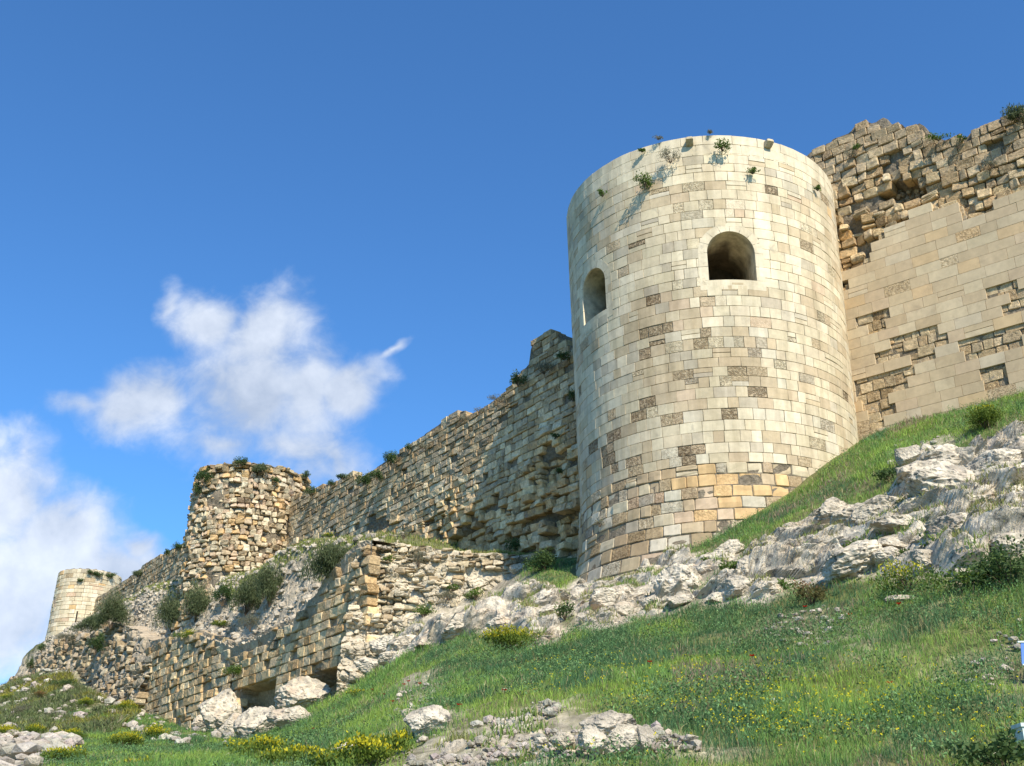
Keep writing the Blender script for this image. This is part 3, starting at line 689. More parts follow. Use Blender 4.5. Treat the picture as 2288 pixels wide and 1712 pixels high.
# ------------------------------------------------------------------ wall to the right of the tower
RT = [(1780, 350), (1797, 350), (1800, 337), (1830, 329), (1846, 329), (1850, 309), (1880, 297), (1898, 290), (1901, 279), (1931, 264), (1936, 272), (1969, 256), (1980, 262), (1984, 279), (2010, 270), (2025, 288), (2027, 279), (2055, 266), (2068, 292), (2105, 306), (2154, 304), (2166, 289), (2194, 279), (2233, 262), (2288, 236), (2340, 215), (2420, 200), (2520, 240)]
rtop = top_from(RW, RT)
def build_right():
    root = empty('curtain_wall', (float(RW.P0[0]), float(RW.P0[1]), 13), 'tall wall right of the big tower, broken jagged top above smooth tan ashlar', 'wall')
    FP = poly_sh(RW, [(1830, 690), (1890, 655), (1892, 622), (1925, 600), (1928, 580), (1972, 570), (1970, 520), (2015, 500), (2072, 462), (2078, 480), (2150, 470), (2170, 490), (2232, 470), (2240, 440), (2300, 425), (2420, 380), (2560, 900), (1900, 1120)])
    ROUGHS = [[(1950, 700), (1978, 690), (1980, 740), (1935, 750), (1925, 722)], [(2000, 765), (2040, 745), (2045, 730), (2072, 730), (2082, 745), (2084, 762), (2096, 765), (2096, 800), (2010, 815)],
              [(1922, 850), (1995, 822), (2000, 835), (2050, 830), (2056, 856), (1965, 885), (1925, 900)], [(1930, 890), (1972, 880), (1975, 905), (1990, 905), (2005, 945), (1950, 965), (1935, 970)],
              [(2158, 770), (2215, 750), (2250, 740), (2255, 735), (2300, 725), (2300, 770), (2200, 800), (2160, 795)], [(2182, 835), (2250, 820), (2255, 838), (2238, 850), (2240, 875), (2222, 880), (2216, 858), (2185, 860)], [(2230, 650), (2255, 643), (2260, 655), (2300, 648), (2300, 700), (2262, 705), (2250, 680), (2232, 672)],
              [(1892, 630), (1912, 625), (1914, 650), (1893, 652)], [(1913, 665), (1938, 655), (1941, 680), (1917, 688)], [(1910, 760), (1932, 752), (1934, 772), (1914, 780)], [(1955, 785), (1985, 778), (1986, 800), (1958, 806)]]
    RS = [poly_sh(RW, p) for p in ROUGHS]
    def facing(s, h):
        f = inpoly(s, h, FP)
        for p in RS: f &= ~inpoly(s, h, p)
        return f
    r = np.random.default_rng(71)
    # smooth facing
    A = courses(-1.5, 10.5, 12.2, 26, .405, .06, .80, .35, 72, gap=.008, thin=.03)
    s = (A[:, 0]+A[:, 1])/2; h = (A[:, 2]+A[:, 3])/2; f = facing(s, h)
    A, s, h = A[f], s[f], h[f]; n = len(A)
    c, idx, keys = pick(r, n, dict(tan=1.6, cream=1.0, orange=.35, pale=.25, brown=.12, pink=.3))
    c = (c*.45+lin(.56, .445, .29)*.55); al = np.where(r.random(n) < .05, .6, 0)
    stone_mesh('ashlar_facing', A, r.uniform(-.004, .004, n)+.12, np.concatenate([c, al[:, None]], 1), RW.map, M['facing'], root, depth=.3, rnd=.004, jit=.003, rough=.001, seed=73)
    # rough core blocks
    B = courses(-1.5, 10.5, 12.2, 30, .385, .14, .46, .42, 75, gap=.018, thin=.05)
    s = (B[:, 0]+B[:, 1])/2; h = (B[:, 2]+B[:, 3])/2; sd = -polydist(s, h, FP)
    for p_ in RS: sd = np.maximum(sd, polydist(s, h, p_))
    k = (h < rtop(s)-.12) & (sd > -.42)
    B, s, h, sd = B[k], s[k], h[k], sd[k]; n = len(B)
    U, V = px(RW.map(s, h, 0*s))
    def g(u, v, ru, rv): return np.clip(1.3-np.hypot((U-u)/ru, (V-v)/rv), 0, 1)
    up = sst(3.2, .8, rtop(s)-h)
    inside = inpoly(s, h, FP)
    hole = np.hypot((U-2020)/52, (V-428)/26) < 1
    hole2 = (np.hypot((U-1935)/34, (V-450)/14) < 1) | (np.hypot((U-1945)/20, (V-548)/18) < 1) | (np.hypot((U-1900)/14, (V-500)/26) < 1)
    d = r.uniform(-.16, .12, n)*(1-.75*up); d = np.where(inside, r.uniform(.03, .085, n), d); d = np.where((~inside) & (sd < .5), np.minimum(d, .02), d)
    d = np.where(hole, -.75+r.uniform(-.05, .05, n), d); d = np.where(hole2, -.42, d)
    c, idx, keys = pick(r, n, dict(tan=1.2, cream=1.0+1.0*g(2050, 500, 120, 40), grey=.5, white=.25+.7*g(2100, 460, 120, 40), brown=.25, orange=.05, pale=.3))
    gm = up[:, None]*.75; c = c*(1-gm)+lin(.43, .375, .285)*gm; c = c*lin(1.16, 1.04, .88)
    c = np.where(inside[:, None], c*.5+lin(.50, .40, .26)*.5, c)
    q = ~hole & (r.random(n) > .03)
    al = np.where(r.random(n) < .35, r.uniform(.2, .8, n), 0)
    C = np.concatenate([c, al[:, None]], 1)
    rn = np.where(inside, .016, .032-.012*up); tlt = np.where(inside, .015, .12-.06*up); rgh_ = np.where(inside, .006, .018); 
    stone_mesh('rough_masonry', B[q], d[q], C[q], RW.map, M['rough'], root, depth=.6, rnd=rn[q], jit=.035-.015*up[q], tilt=tlt[q], rough=rgh_[q], seed=74)
    # small rubble showing in the hole
    D = courses(1.5, 5.5, 21, 25, .17, .2, .2, .4, 76, gap=.03); s = (D[:, 0]+D[:, 1])/2; h = (D[:, 2]+D[:, 3])/2; U, V = px(RW.map(s, h, 0*s-.5)); k = np.hypot((U-2020)/75, (V-430)/42) < 1
    D = D[k]; n = len(D); c, _, _ = pick(r, n, dict(grey=1, tan=1, brown=1)); 
    stone_mesh('hearting', D, r.uniform(-.75, -.55, n), np.concatenate([c*.9, np.zeros((n, 1))], 1), RW.map, M['rough'], root, depth=.3, rnd=.04, jit=.04, tilt=.1, rough=.02, seed=77)
    def df(S, H):
        P = np.stack([S, H, S*0], -1); a = np.where(inpoly(S, H, FP), np.where(facing(S, H), .05, .02), -.22); U, V = px(RW.map(S.ravel(), H.ravel(), 0*S.ravel())); U = U.reshape(S.shape); V = V.reshape(S.shape)
        a = np.where(np.hypot((U-2020)/58, (V-428)/30) < 1, -.8, a)
        return a+np.where(a < 0, .1*fbm(P*2.5, 3, 2)+.04*fbm(P*8, 2, 4), 0)
    wall_core('rubble_core', RW, -1.6, 10.5, rtop, 12, root, df, m=M['mortar'])
    place_children(root)
build_right()

# ------------------------------------------------------------------ lower retaining wall and the terrace behind it
LT = [(-60, 1560), (10, 1520), (55, 1500), (75, 1470), (100, 1437), (120, 1424), (170, 1412), (220, 1385), (280, 1400), (330, 1432), (345, 1428), (400, 1412), (440, 1395), (520, 1402), (560, 1385), (610, 1385), (650, 1350), (672, 1300), (690, 1262), (705, 1225), (740, 1212), (792, 1208), (830, 1205), (900, 1200)]
ltop = top_from(LW, LT)
IN = [(-60, 1520), (60, 1462), (105, 1430), (135, 1420), (200, 1382), (262, 1352), (300, 1335), (350, 1312), (430, 1296), (520, 1290), (560, 1285), (600, 1265), (640, 1238), (700, 1212), (790, 1204), (900, 1200)]
LIN_OFF = -2.4
linn = top_from(LW, IN, LIN_OFF)
def lmap_bat(s, h, d): return LW.map(s, h, d)
def build_lower():
    root = empty('retaining_wall', (float(LW.P0[0]), float(LW.P0[1]), 8), 'lower retaining wall of weathered ashlar courses on undercut rock, shrubs hanging from its broken top', 'wall')
    r = np.random.default_rng(81)
    A = courses(-.25, 25.2, 6.2, 13.4, .40, .10, .62, .40, 82, gap=.03, thin=.05)
    s = (A[:, 0]+A[:, 1])/2; h = (A[:, 2]+A[:, 3])/2
    BOT = top_from(LW, [(335, 1650), (420, 1640), (470, 1625), (520, 1590), (535, 1528), (612, 1508), (622, 1545), (690, 1502), (700, 1484), (735, 1482), (806, 1474), (812, 1510), (830, 1510)])
    fac = top_from(LW, [(330, 1436), (400, 1420), (440, 1412), (520, 1440), (560, 1425), (610, 1400), (650, 1385), (700, 1330), (720, 1290), (745, 1260), (770, 1235), (795, 1216), (830, 1205)])
    jn = .5*fbm(np.stack([s*.8, s*0, s*0], -1), 2, 4)
    k = (h < fac(s)-.1+jn*.6) & (h > BOT(s)-.1); A, s, h = A[k], s[k], h[k]; n = len(A)
    dt = fac(s)-h; ero = np.maximum(sst(1.6, .2, dt), .35*(fbm(np.stack([s*.4, h*.6, s*0], -1), 3, 8) > .1))
    c, _, _ = pick(r, n, dict(cream=1.1, tan=1.5, grey=1.0, pale=.5, white=.35, brown=.4))
    c = c*np.where((h > fac(s)-1)[:, None], lin(1.05, 1.0, .9), lin(1.34, 1.2, .98))
    far = sst(15, 20, s); al = np.where(r.random(n) < .3, r.uniform(.2, .8, n), 0)
    d = r.uniform(-.03, .03, n)*(1-.5*far)+ero*r.uniform(-.22, .10, n)
    q = r.random(n) > .02+.12*ero
    stone_mesh('stone_facing', A[q], d[q], np.concatenate([c, al[:, None]], 1)[q], LW.map, M['rough'], root, depth=.5, rnd=(.022+.02*ero)[q], jit=(.015+.03*ero)[q], tilt=(.03+.12*ero)[q], rough=.012, seed=83)
    # the broken end at the corner: stacked blocks turning towards the rubble slope
    def df(S, H):
        P = np.stack([S, H, S*0], -1); return -.18+.10*fbm(P*2.2, 3, 2)+.05*fbm(P*7, 2, 4)-1.1*sst(.0, .25, BOT(S)-.15-H)*sst(14, 12, S)
    wall_core('rubble_core', LW, -.5, 25.4, lambda x: np.minimum(fac(x)+.1, ltop(x)), 5.5, root, df, thick=2.5, m=M['corecol'], col=lambda P: np.clip(lin(.44, .36, .25)*(1+.3*fbm(P*1.5, 3, 2)[:, None]), .02, 1))
    def emap(s, h, d): return EW.map(s, h, d-(h-8.2)*.20)
    etop = lambda s: 12.65-.13*s+.18*fbm(np.stack([s*.9, s*0, s*0], -1), 2, 3)
    B = courses(-.1, 6.75, 6.0, 13.0, .19, .35, .32, .55, 91, gap=.02, thin=.1); s = (B[:, 0]+B[:, 1])/2; h = (B[:, 2]+B[:, 3])/2
    fld = fbm(np.stack([s*.55, h*.9, s*0], -1), 3, 7)
    dens = np.maximum(np.maximum(sst(2.6, .9, s+1.2*fld), sst(1.0, .5, etop(s)-h+.4*fld)), .40*sst(.05, .3, fld)+.04); k = (r.random(len(B)) < dens) & (h < etop(s)); B = B[k]; n = len(B); s = s[k]; h = h[k]
    c, _, _ = pick(r, n, dict(cream=1.8, white=1.0, pale=.8, tan=.8)); lay_ = .16*np.sin(h*5.5+s*.5)*sst(3.5, 1, s)
    stone_mesh('broken_end_blocks', B, .10+lay_+r.uniform(-.10, .13, n), np.concatenate([c*1.05, r.uniform(0, .5, (n, 1))], 1), emap, M['rough'], root, depth=.6, rnd=.03, jit=.045, tilt=.15, rough=.022, seed=92)
    def df2(S, H):
        P = np.stack([S, H, S*0], -1); f1, f2, cv = worley(P*[2.0, 3.2, 1], 5); g1, g2, gv = worley(P*[6, 8, 1], 6); pl = sst(.0, .3, fbm(P*.5, 2, 19)); lump = 1-.8*pl*sst(2.5, 3.5, S)
        return -.02+.14*fbm(P*.9, 3, 2)+lump*(.18*(cv-.5)-.09*sst(.12, 0, f2)+.07*(gv-.5)*sst(0, .1, g2))+.16*np.sin(H*5.5+S*.5)*sst(3.5, 1, S)+.03*fbm(P*9, 2, 4)+.5*sst(9.6, 7.5, H)
    se = np.arange(0, 6.9, .06); tt = np.linspace(0, 1, 60)[:, None]; zt_ = etop(se)-.06; F0 = emap(se, zt_, 0*se-.12); Lb = ((F0[:, :2]-CW.P0)@CW.n-.25)/(EW.n@CW.n); Lb = np.maximum(Lb, .3)
    Q = np.stack([F0[None, :, 0]-EW.n[0]*Lb*tt, F0[None, :, 1]-EW.n[1]*Lb*tt, zt_[None]+.10*Lb*tt], -1); Q[..., 2] += (.10*fbm(Q*.9, 3, 4)+.05*fbm(Q*4, 2, 5))*np.minimum(1, tt*8)
    side = np.stack([np.tile(emap(np.array([6.8]), np.array([12.]), np.array([-.1]))[0][:2], (40, 60, 1))+(-EW.n*Lb[-1])*np.linspace(0, 1, 60)[None, :, None], ], 0)[0]
    side = np.concatenate([side, np.broadcast_to(np.linspace(7.5, float(zt_[-1]), 40)[:, None, None], (40, 60, 1))], -1); side[..., 0] += .12*fbm(side*1.5, 3, 8)
    Vq = np.concatenate([Q.reshape(-1, 3), side.reshape(-1, 3)]); Fq_ = np.concatenate([grid_faces(60, len(se)), grid_faces(40, 60)+60*len(se)])
    gq = np.concatenate([sst(-.3, .1, fbm(Q.reshape(-1, 3)*.8, 3, 9)), np.zeros(2400)])[:, None]
    tag(mesh('ledge', Vq, Fq_, M['corecol'], None, np.clip((lin(.50, .44, .33)*(1-gq)+lin(.15, .18, .06)*gq)*(1+.3*fbm(Vq*3, 2, 3)[:, None]), .02, 1)), kind='structure')
    global LEDGE; LEDGE = Q.reshape(-1, 3)
    surf('broken_end_core', np.arange(-.3, 6.9, .035), np.linspace(0, 1, 210), lambda s, h, d: emap(s, 5.6+(etop(s)-5.6)*h, d), lambda S, H: df2(S, 5.6+(etop(S)-5.6)*H), M['corecol'], root, colf=lambda P: np.clip((lin(.60, .53, .40)+lin(.05, .05, .05)*sst(0, .3, fbm(P*.6, 2, 3))[:, None])*(1+.22*fbm(P*1.5, 3, 2)[:, None]), .02, 1))
    place_children(root)
    # eroded far stretch
    root2 = empty('ruined_wall', (float(LW.map(np.array(40.), 15., 0.)[0]), float(LW.map(np.array(40.), 15., 0.)[1]), 10), 'eroded far stretch of stony wall overgrown with scrub below the far round tower', 'wall')
    ss = np.arange(24.6, 62, .12); g = np.linspace(0, 1, 90)[:, None]; top = ltop(ss)+.25*fbm(np.stack([ss*1.1, ss*0, ss*0], -1), 3, 4); H = 8+(top-8)[None]*g; S = np.broadcast_to(ss, H.shape)
    P = np.stack([S*.5, H*.5, S*0], -1); f1, f2, cv = worley(P*np.array([2.6, 3.4, 1]), 5)
    D = -.3+.9*(1-g)+.45*fbm(P*.8, 3, 7)+.30*(cv-.5)*sst(.05, .25, f2)-.18*sst(.15, 0, f2)+.06*fbm(P*8, 2, 3)
    V = [LW.map(S.ravel(), H.ravel(), D.ravel())]
    V.append(LW.map(ss, top+.1, 0*ss-1.0)); V.append(LW.map(ss, top+.1, 0*ss-2.6)); V = np.concatenate(V)
    cc = lin(.47, .40, .30)*(1+.25*fbm(V*1.2, 3, 3)[:, None]+.2*fbm(V*5, 2, 4)[:, None]); 
    mesh('rubble_core', V, grid_faces(92, len(ss)), M['corecol'], root2, np.clip(cc, .02, 1))
    A = courses(24.8, 60, 9, 19, .38, .15, .55, .45, 88, gap=.04, thin=.1); s = (A[:, 0]+A[:, 1])/2; h = (A[:, 2]+A[:, 3])/2
    k = (h < ltop(s)-.2) & (fbm(np.stack([s*.3, h*.5, s*0], -1), 3, 12) > -.12) & (h > ltop(s)-5.5); A = A[k]; n = len(A); c, _, _ = pick(r, n, dict(cream=1, tan=1.4, grey=.7, pink=.3, brown=.4))
    st = A[:, 2]; dpt = -.3+.9*np.clip(1-(st-8)/(ltop((A[:, 0]+A[:, 1])/2)-8), 0, 1)+.1
    stone_mesh('remaining_facing', A, dpt+r.uniform(-.15, .15, n), np.concatenate([c, r.uniform(0, .7, (n, 1))], 1), LW.map, M['rough'], root2, depth=.6, rnd=.05, jit=.06, tilt=.2, rough=.02, seed=89)
    place_children(root2)
    # terrace: eroded core sloping up behind the wall head to a narrow grassy shelf
    ss = np.arange(-7, 66, .08); w = np.concatenate([[1.8, 0.05], np.linspace(.2, 2.4, 46), np.linspace(2.6, 6.5, 24)])
    W_, S_ = np.meshgrid(w, ss, indexing='ij'); zf = np.minimum(fac_or(ss, fac), ltop(ss))-.12; zi = linn(ss)
    t = sst(0, 1, (W_-.2)/2.1); Z = zf[None]*(1-t)+zi[None]*t+np.clip(W_-2.4, 0, 9)*.10
    P = np.stack([S_, W_, Z], -1); f1, f2, cv = worley(P*2.1, 4); slope = t*(1-t)*4
    bump = .22*(cv-.5)*sst(.03, .2, f2)-.14*sst(.14, 0, f2)+.05*fbm(P*6, 2, 3)
    stony = np.clip(slope+.25, 0, 1)*sst(-.4, .1, fbm(P*.5, 2, 21)+.25)
    Z = Z+bump*(.25+stony)+.18*fbm(P*.6, 3, 5)*t; Dd = -W_-.75*sst(24, 25, S_)*sst(2.5, .2, W_)+.25*slope*fbm(P*1.1, 3, 6)
    Z[0] = 6
    V = LW.map(S_.ravel(), Z.ravel(), Dd.ravel())
    k2 = sst(2.2, 0, S_.ravel())*(V[:, 2] > 12.35); V[:, 2] = V[:, 2]*(1-k2)+12.3*k2
    gr = sst(.1, .6, 1-slope+.5*fbm(P*.8, 3, 9)).ravel()[:, None]*(W_.ravel()[:, None] > 1.2)
    cs = lin(.49, .43, .33)*(1+.3*fbm(V*2.2, 3, 3)[:, None]); cg = lin(.10, .125, .04)*(1+.4*fbm(V*2, 3, 5)[:, None])
    TF = grid_faces(len(w), len(ss)); TF = TF[S_.ravel()[TF].min(1) > -.35]
    o = mesh('terrace', V, TF, M['corecol'], None, np.clip(cs*(1-gr*.85)+cg*gr*.85, .01, 1)); tag(o, kind='structure')
    global TERR; TERR = (ss, w, V.reshape(len(w), len(ss), 3), gr.reshape(len(w), len(ss)))
def fac_or(ss, fac): return np.where(ss < 24.8, fac(ss), 99)
build_lower()

# ------------------------------------------------------------------ rock outcrops
def rock_color(V, seed, warm=0.0):
    n = fbm(V*.9, 4, seed)[:, None]; n2 = fbm(V*3.3, 3, seed+3)[:, None]; n3 = ridged(V*2.0, 3, seed+5)[:, None]
    c = lin(.60, .54, .43)*(1+.18*n+.22*n2)
    w = sst(.0, .45, n+.3*n2); c = c*(1-w)+lin(.70, .64, .52)*w
    p = sst(.15, .5, fbm(V*1.4, 3, seed+8)[:, None])*(.35+warm); c = c*(1-p)+lin(.60, .46, .33)*p
    g = sst(.1, .5, fbm(V*2.1, 4, seed+12)[:, None])*.55; c = c*(1-g)+lin(.37, .34, .29)*g
    return np.clip(c, .02, .85)
TUFT = []
def outcrop(name, label, key, res, amp, seed, step=.5, lay=.28, blk=.34, warm=0, fwd=.85, tiltx=.10, soft=.5, cat='rock outcrop', matn='rock', fine=1.0, freq=1.0, ter=.9, base=.10):
    poly = RP[key]; xs = [p[0] for p in poly]; ys = [p[1] for p in poly]
    x = np.arange(min(xs)-.8, max(xs)+.8, res); y = np.arange(min(ys)-.8, max(ys)+.8, res*.6); X, Y = np.meshgrid(x, y)
    for pas in (0, 1):
        X = X.ravel(); Y = Y.ravel(); Z = gz(X, Y); P = np.stack([X, Y, Z], -1)
        d = polydist(X, Y, poly)+.35*fbm(P*.9, 3, seed)+.12*fbm(P*4, 2, seed); m = sst(-.1, soft, d)
        Ps = np.stack([X, Y, gz0(X, Y)+.22*fbm(np.stack([X, Y, X*0+3.3], -1)*.35, 3, 5)], -1)
        Pw = Ps+.35*np.stack([fbm(P*.7, 3, seed+1), fbm(P*.7, 3, seed+2), fbm(P*.7, 3, seed+3)], -1)
        q = (Pw[:, 2]+tiltx*Pw[:, 0]+.22*fbm(P*1.1, 2, seed+4))/step; li = np.floor(q); fr = q-li
        lr = _h(li.astype(np.int64), np.floor(Pw[:, 0]*.3+li*.37).astype(np.int64), li.astype(np.int64)*0, seed)
        S_ = sst(.0, .42, fr); mm = sst(.2, 1.0, m); zt = Ps[:, 2]+mm*ter*(S_-fr)*step*(.5+.9*lr)
        Pt = np.stack([X, Y, zt], -1); Pt = Pt+.30*np.stack([fbm(Pt*.8, 3, seed+51), fbm(Pt*.8, 3, seed+52), fbm(Pt*.8, 3, seed+53)], -1); f1, f2, cv = worley(Pt*[.6*freq, .6*freq, 1.15*freq], seed+6); 
        pl = sst(-.1, .35, fbm(P*.6, 2, seed+41))          # smooth, water-worn stretches between the broken ones
        disp = base+lay*(1-sst(.35, 1.0, fr))*lr+blk*(cv-.35)*sst(0, .18, f2)+blk*.5*(.5-f1)-.16*sst(.09, 0, f2)+amp*.35*fbm(P*.5, 3, seed+8)
        disp = m*np.maximum(disp, -.05)-(1-m)*.45
        n = np.array([.12, -fwd, .50]); n = n/np.linalg.norm(n)
        V = np.stack([P[:, 0], P[:, 1], zt], -1)+n*disp[:, None]
        Vw = V+.12*np.stack([fbm(V*1.6, 2, seed+31), fbm(V*1.6, 2, seed+32), fbm(V*1.6, 2, seed+33)], -1)
        g1, g2, gv = worley(Vw*[1.3*freq, 1.6*freq, 2.8*freq], seed+7); h1, h2, hv = worley(Vw*[3.6*freq, 4*freq, 7*freq], seed+27)
        d2 = fine*(1-.6*pl)*(.20*(gv-.5)*sst(0, .12, g2)-.07*sst(.08, 0, g2))+fine*(1-.7*pl)*(.07*(hv-.5)-.025*sst(.10, 0, h2))+fine*(.4+.6*(1-pl))*.05*ridged(V*[2.4, 3, 5.5], 3, seed+9)+.014*fbm(V*14, 2, seed+10)
        V = V+n*(m*d2)[:, None]
        if pas == 0:
            G = V.reshape(len(y), len(x), 3); L = np.linalg.norm(np.diff(G, axis=0), axis=2)+res*.25; cum = np.concatenate([np.zeros((1, len(x))), L.cumsum(0)]); nr = min(int(np.percentile(cum[-1], 80)/(res*1.0)), 620)
            
            for _ in range(8): cum[:, 1:-1] = (cum[:, :-2]+cum[:, 1:-1]*2+cum[:, 2:])/4
            Y = np.stack([np.interp(np.linspace(0, cum[-1, j], nr), cum[:, j], y) for j in range(len(x))], 1); X = np.tile(x, (nr, 1)); y = np.arange(nr)
    G = V.reshape(len(y), len(x), 3)
    for _ in range(2): G[:, 1:-1] = (G[:, :-2]+2*G[:, 1:-1]+G[:, 2:])/4
    V = G.reshape(-1, 3); k1, k2, kv = worley((V+.06*fbm(V*4, 2, seed+63)[:, None])*[2.6, 2.6, 5.0], seed+64); j1, j2, jv = worley(V*[7, 7, 11], seed+65); rg = sst(-.35, .2, fbm(V*.9, 2, seed+66))
    V = V+n*(m*(.035*ridged(V*[4, 4, 8], 3, seed+61)+.014*fbm(V*15, 2, seed+62)+fine*rg*(.11*(kv-.5)*sst(0, .1, k2)-.05*sst(.08, 0, k2)+.045*(jv-.5)*sst(0, .12, j2))))[:, None]
    F = grid_faces(len(y), len(x)); mk = m[F].max(1) > .01; F = F[mk]
    used = np.unique(F); rm = np.zeros(len(V), int); rm[used] = np.arange(len(used)); C = rock_color(V[used], seed, warm)
    if matn != 'rock':
        C = np.clip(lin(.58, .51, .385)*(1+.2*fbm(V[used]*1.2, 3, 3)[:, None]+.22*fbm(V[used]*5, 2, 4)[:, None]), .02, 1)
        so = sst(.0, .25, fbm(V[used]*[.35, .35, .5], 3, 61))[:, None]*.6; C = C*(1-so)+lin(.64, .575, .45)*so
    Fa = rm[F]; VU = V[used]; nn = np.cross(VU[Fa[:, 2]]-VU[Fa[:, 0]], VU[Fa[:, 3]]-VU[Fa[:, 1]]); nz = np.abs(nn[:, 2])/(np.linalg.norm(nn, axis=1)+1e-9); fc = VU[Fa].mean(1)
    fl = (nz > .62) & (fbm(fc*[.8, .8, 1.2], 3, seed+90) > .06); TUFT.append((fc[fl], np.linalg.norm(nn[fl], axis=1), matn))
    o = mesh(name, V[used], rm[F], M[matn], None, C, smooth=False); return tag(o, label, cat)
outcrop('rock_outcrop', 'large craggy grey-white limestone outcrop on the right, below the upper grass strip', 'outcrop_right', .042, .4, 101, step=.55, lay=.34, blk=.42)
outcrop('rock_outcrop', 'pale pinkish limestone bedrock directly under the foot of the big round tower', 'outcrop_tower', .038, .15, 111, step=.6, lay=.15, blk=.28, warm=.35, base=-.05)
outcrop('rock_outcrop', 'low rounded limestone lumps in the weeds just below the bedrock of the big tower', 'outcrop_low', .038, .3, 121, step=.6, lay=.2, blk=.55)
outcrop('rock_outcrop', 'white sloping limestone ledge left of the big tower between rubble and grass', 'outcrop_left', .042, .4, 131, step=.7, lay=.3, blk=.36, warm=.1)
outcrop('rock_outcrop', 'bare gravelly limestone patch at the bottom edge of the photo', 'soil_low', .03, .02, 151, step=.3, lay=.03, blk=.05, fwd=.3, fine=.45, freq=1.6, ter=.4, base=-.02)

# ------------------------------------------------------------------ boulders and loose stones
def boulder_geo(seed, sub=4, cuts=11, rgh=.10):
    import bmesh
    bm = bmesh.new(); bmesh.ops.create_icosphere(bm, subdivisions=sub, radius=1); bm.verts.ensure_lookup_table()
    V = np.array([v.co[:] for v in bm.verts]); T = np.array([[v.index for v in f.verts] for f in bm.faces]); bm.free()
    r = np.random.default_rng(seed)
    for k in range(cuts):
        n = r.normal(size=3); n /= np.linalg.norm(n); dd = r.uniform(.55, .88); e = V@n-dd; V = V-np.where(e > 0, e, 0)[:, None]*n*.94
    V = V*(1+rgh*fbm(V*1.6+seed*3.1, 3, seed)[:, None]+rgh*.5*ridged(V*4+seed, 3, seed)[:, None])
    if sub >= 5:
        a1, a2, av = worley(V*[2.2, 2.2, 3.5]+seed, seed+1); b1, b2, bv = worley(V*[6, 6, 9]+seed, seed+2)
        V = V*(1+.10*(av-.5)*sst(0, .12, a2)-.05*sst(.09, 0, a2)+.04*(bv-.5)*sst(0, .12, b2)-.02*sst(.08, 0, b2)+.03*ridged(V*11, 2, seed+3))[:, None]
    return V, T
def boulder(name, label, u, v, wpx, hpx, seed, group=None, sub=5, P=None, sink=.25, deep=.8, rot=0, warm=0, cat='rock', rgh=.12, fwd=0, parent=None):
    if P is None: P = hit(u, v+hpx*.35)
    g_ = (P[:2]-LW.P0)@LW.n
    if P[0] < -5 and g_ < .5 and P[1] > 38:
        r0 = ray(u, v); Y0 = (LW.P0@LW.n+.5)/(r0[:2]@LW.n); P = r0*Y0
    Y = P[1]; rx = wpx/2/FPX*Y*1.12; rz = hpx/2/FPX*Y*1.12; ry = (rx+rz)/2*deep*1.1
    V, T = boulder_geo(seed, sub, rgh=rgh)
    if group: V = np.sign(V)*np.abs(V)**.55*.85; V = V*(1+.06*fbm(V*3+seed, 3, seed)[:, None])
    V = V*[rx, ry, rz]; c, s = math.cos(rad(rot)), math.sin(rad(rot))
    V = V@np.array([[c, 0, -s], [0, 1, 0], [s, 0, c]])
    r = ray(u, v); C = r*(Y-fwd); C = C if group else np.array([C[0], C[1], max(min(C[2], float(gz(C[0], C[1]))+rz*.8), float(gz(C[0], C[1]))+rz*(.6 if v > 1620 else .25))]); C = C+np.array([0, 0, .13 if v > 1620 and 1180 < u < 1600 else 0]); V = V+C
    col = rock_color(V*1.0, seed, warm)
    o = mesh(name, V-C, None, M['rock'], parent, col, tris=T); o.location = C; return tag(o, label, cat, group)
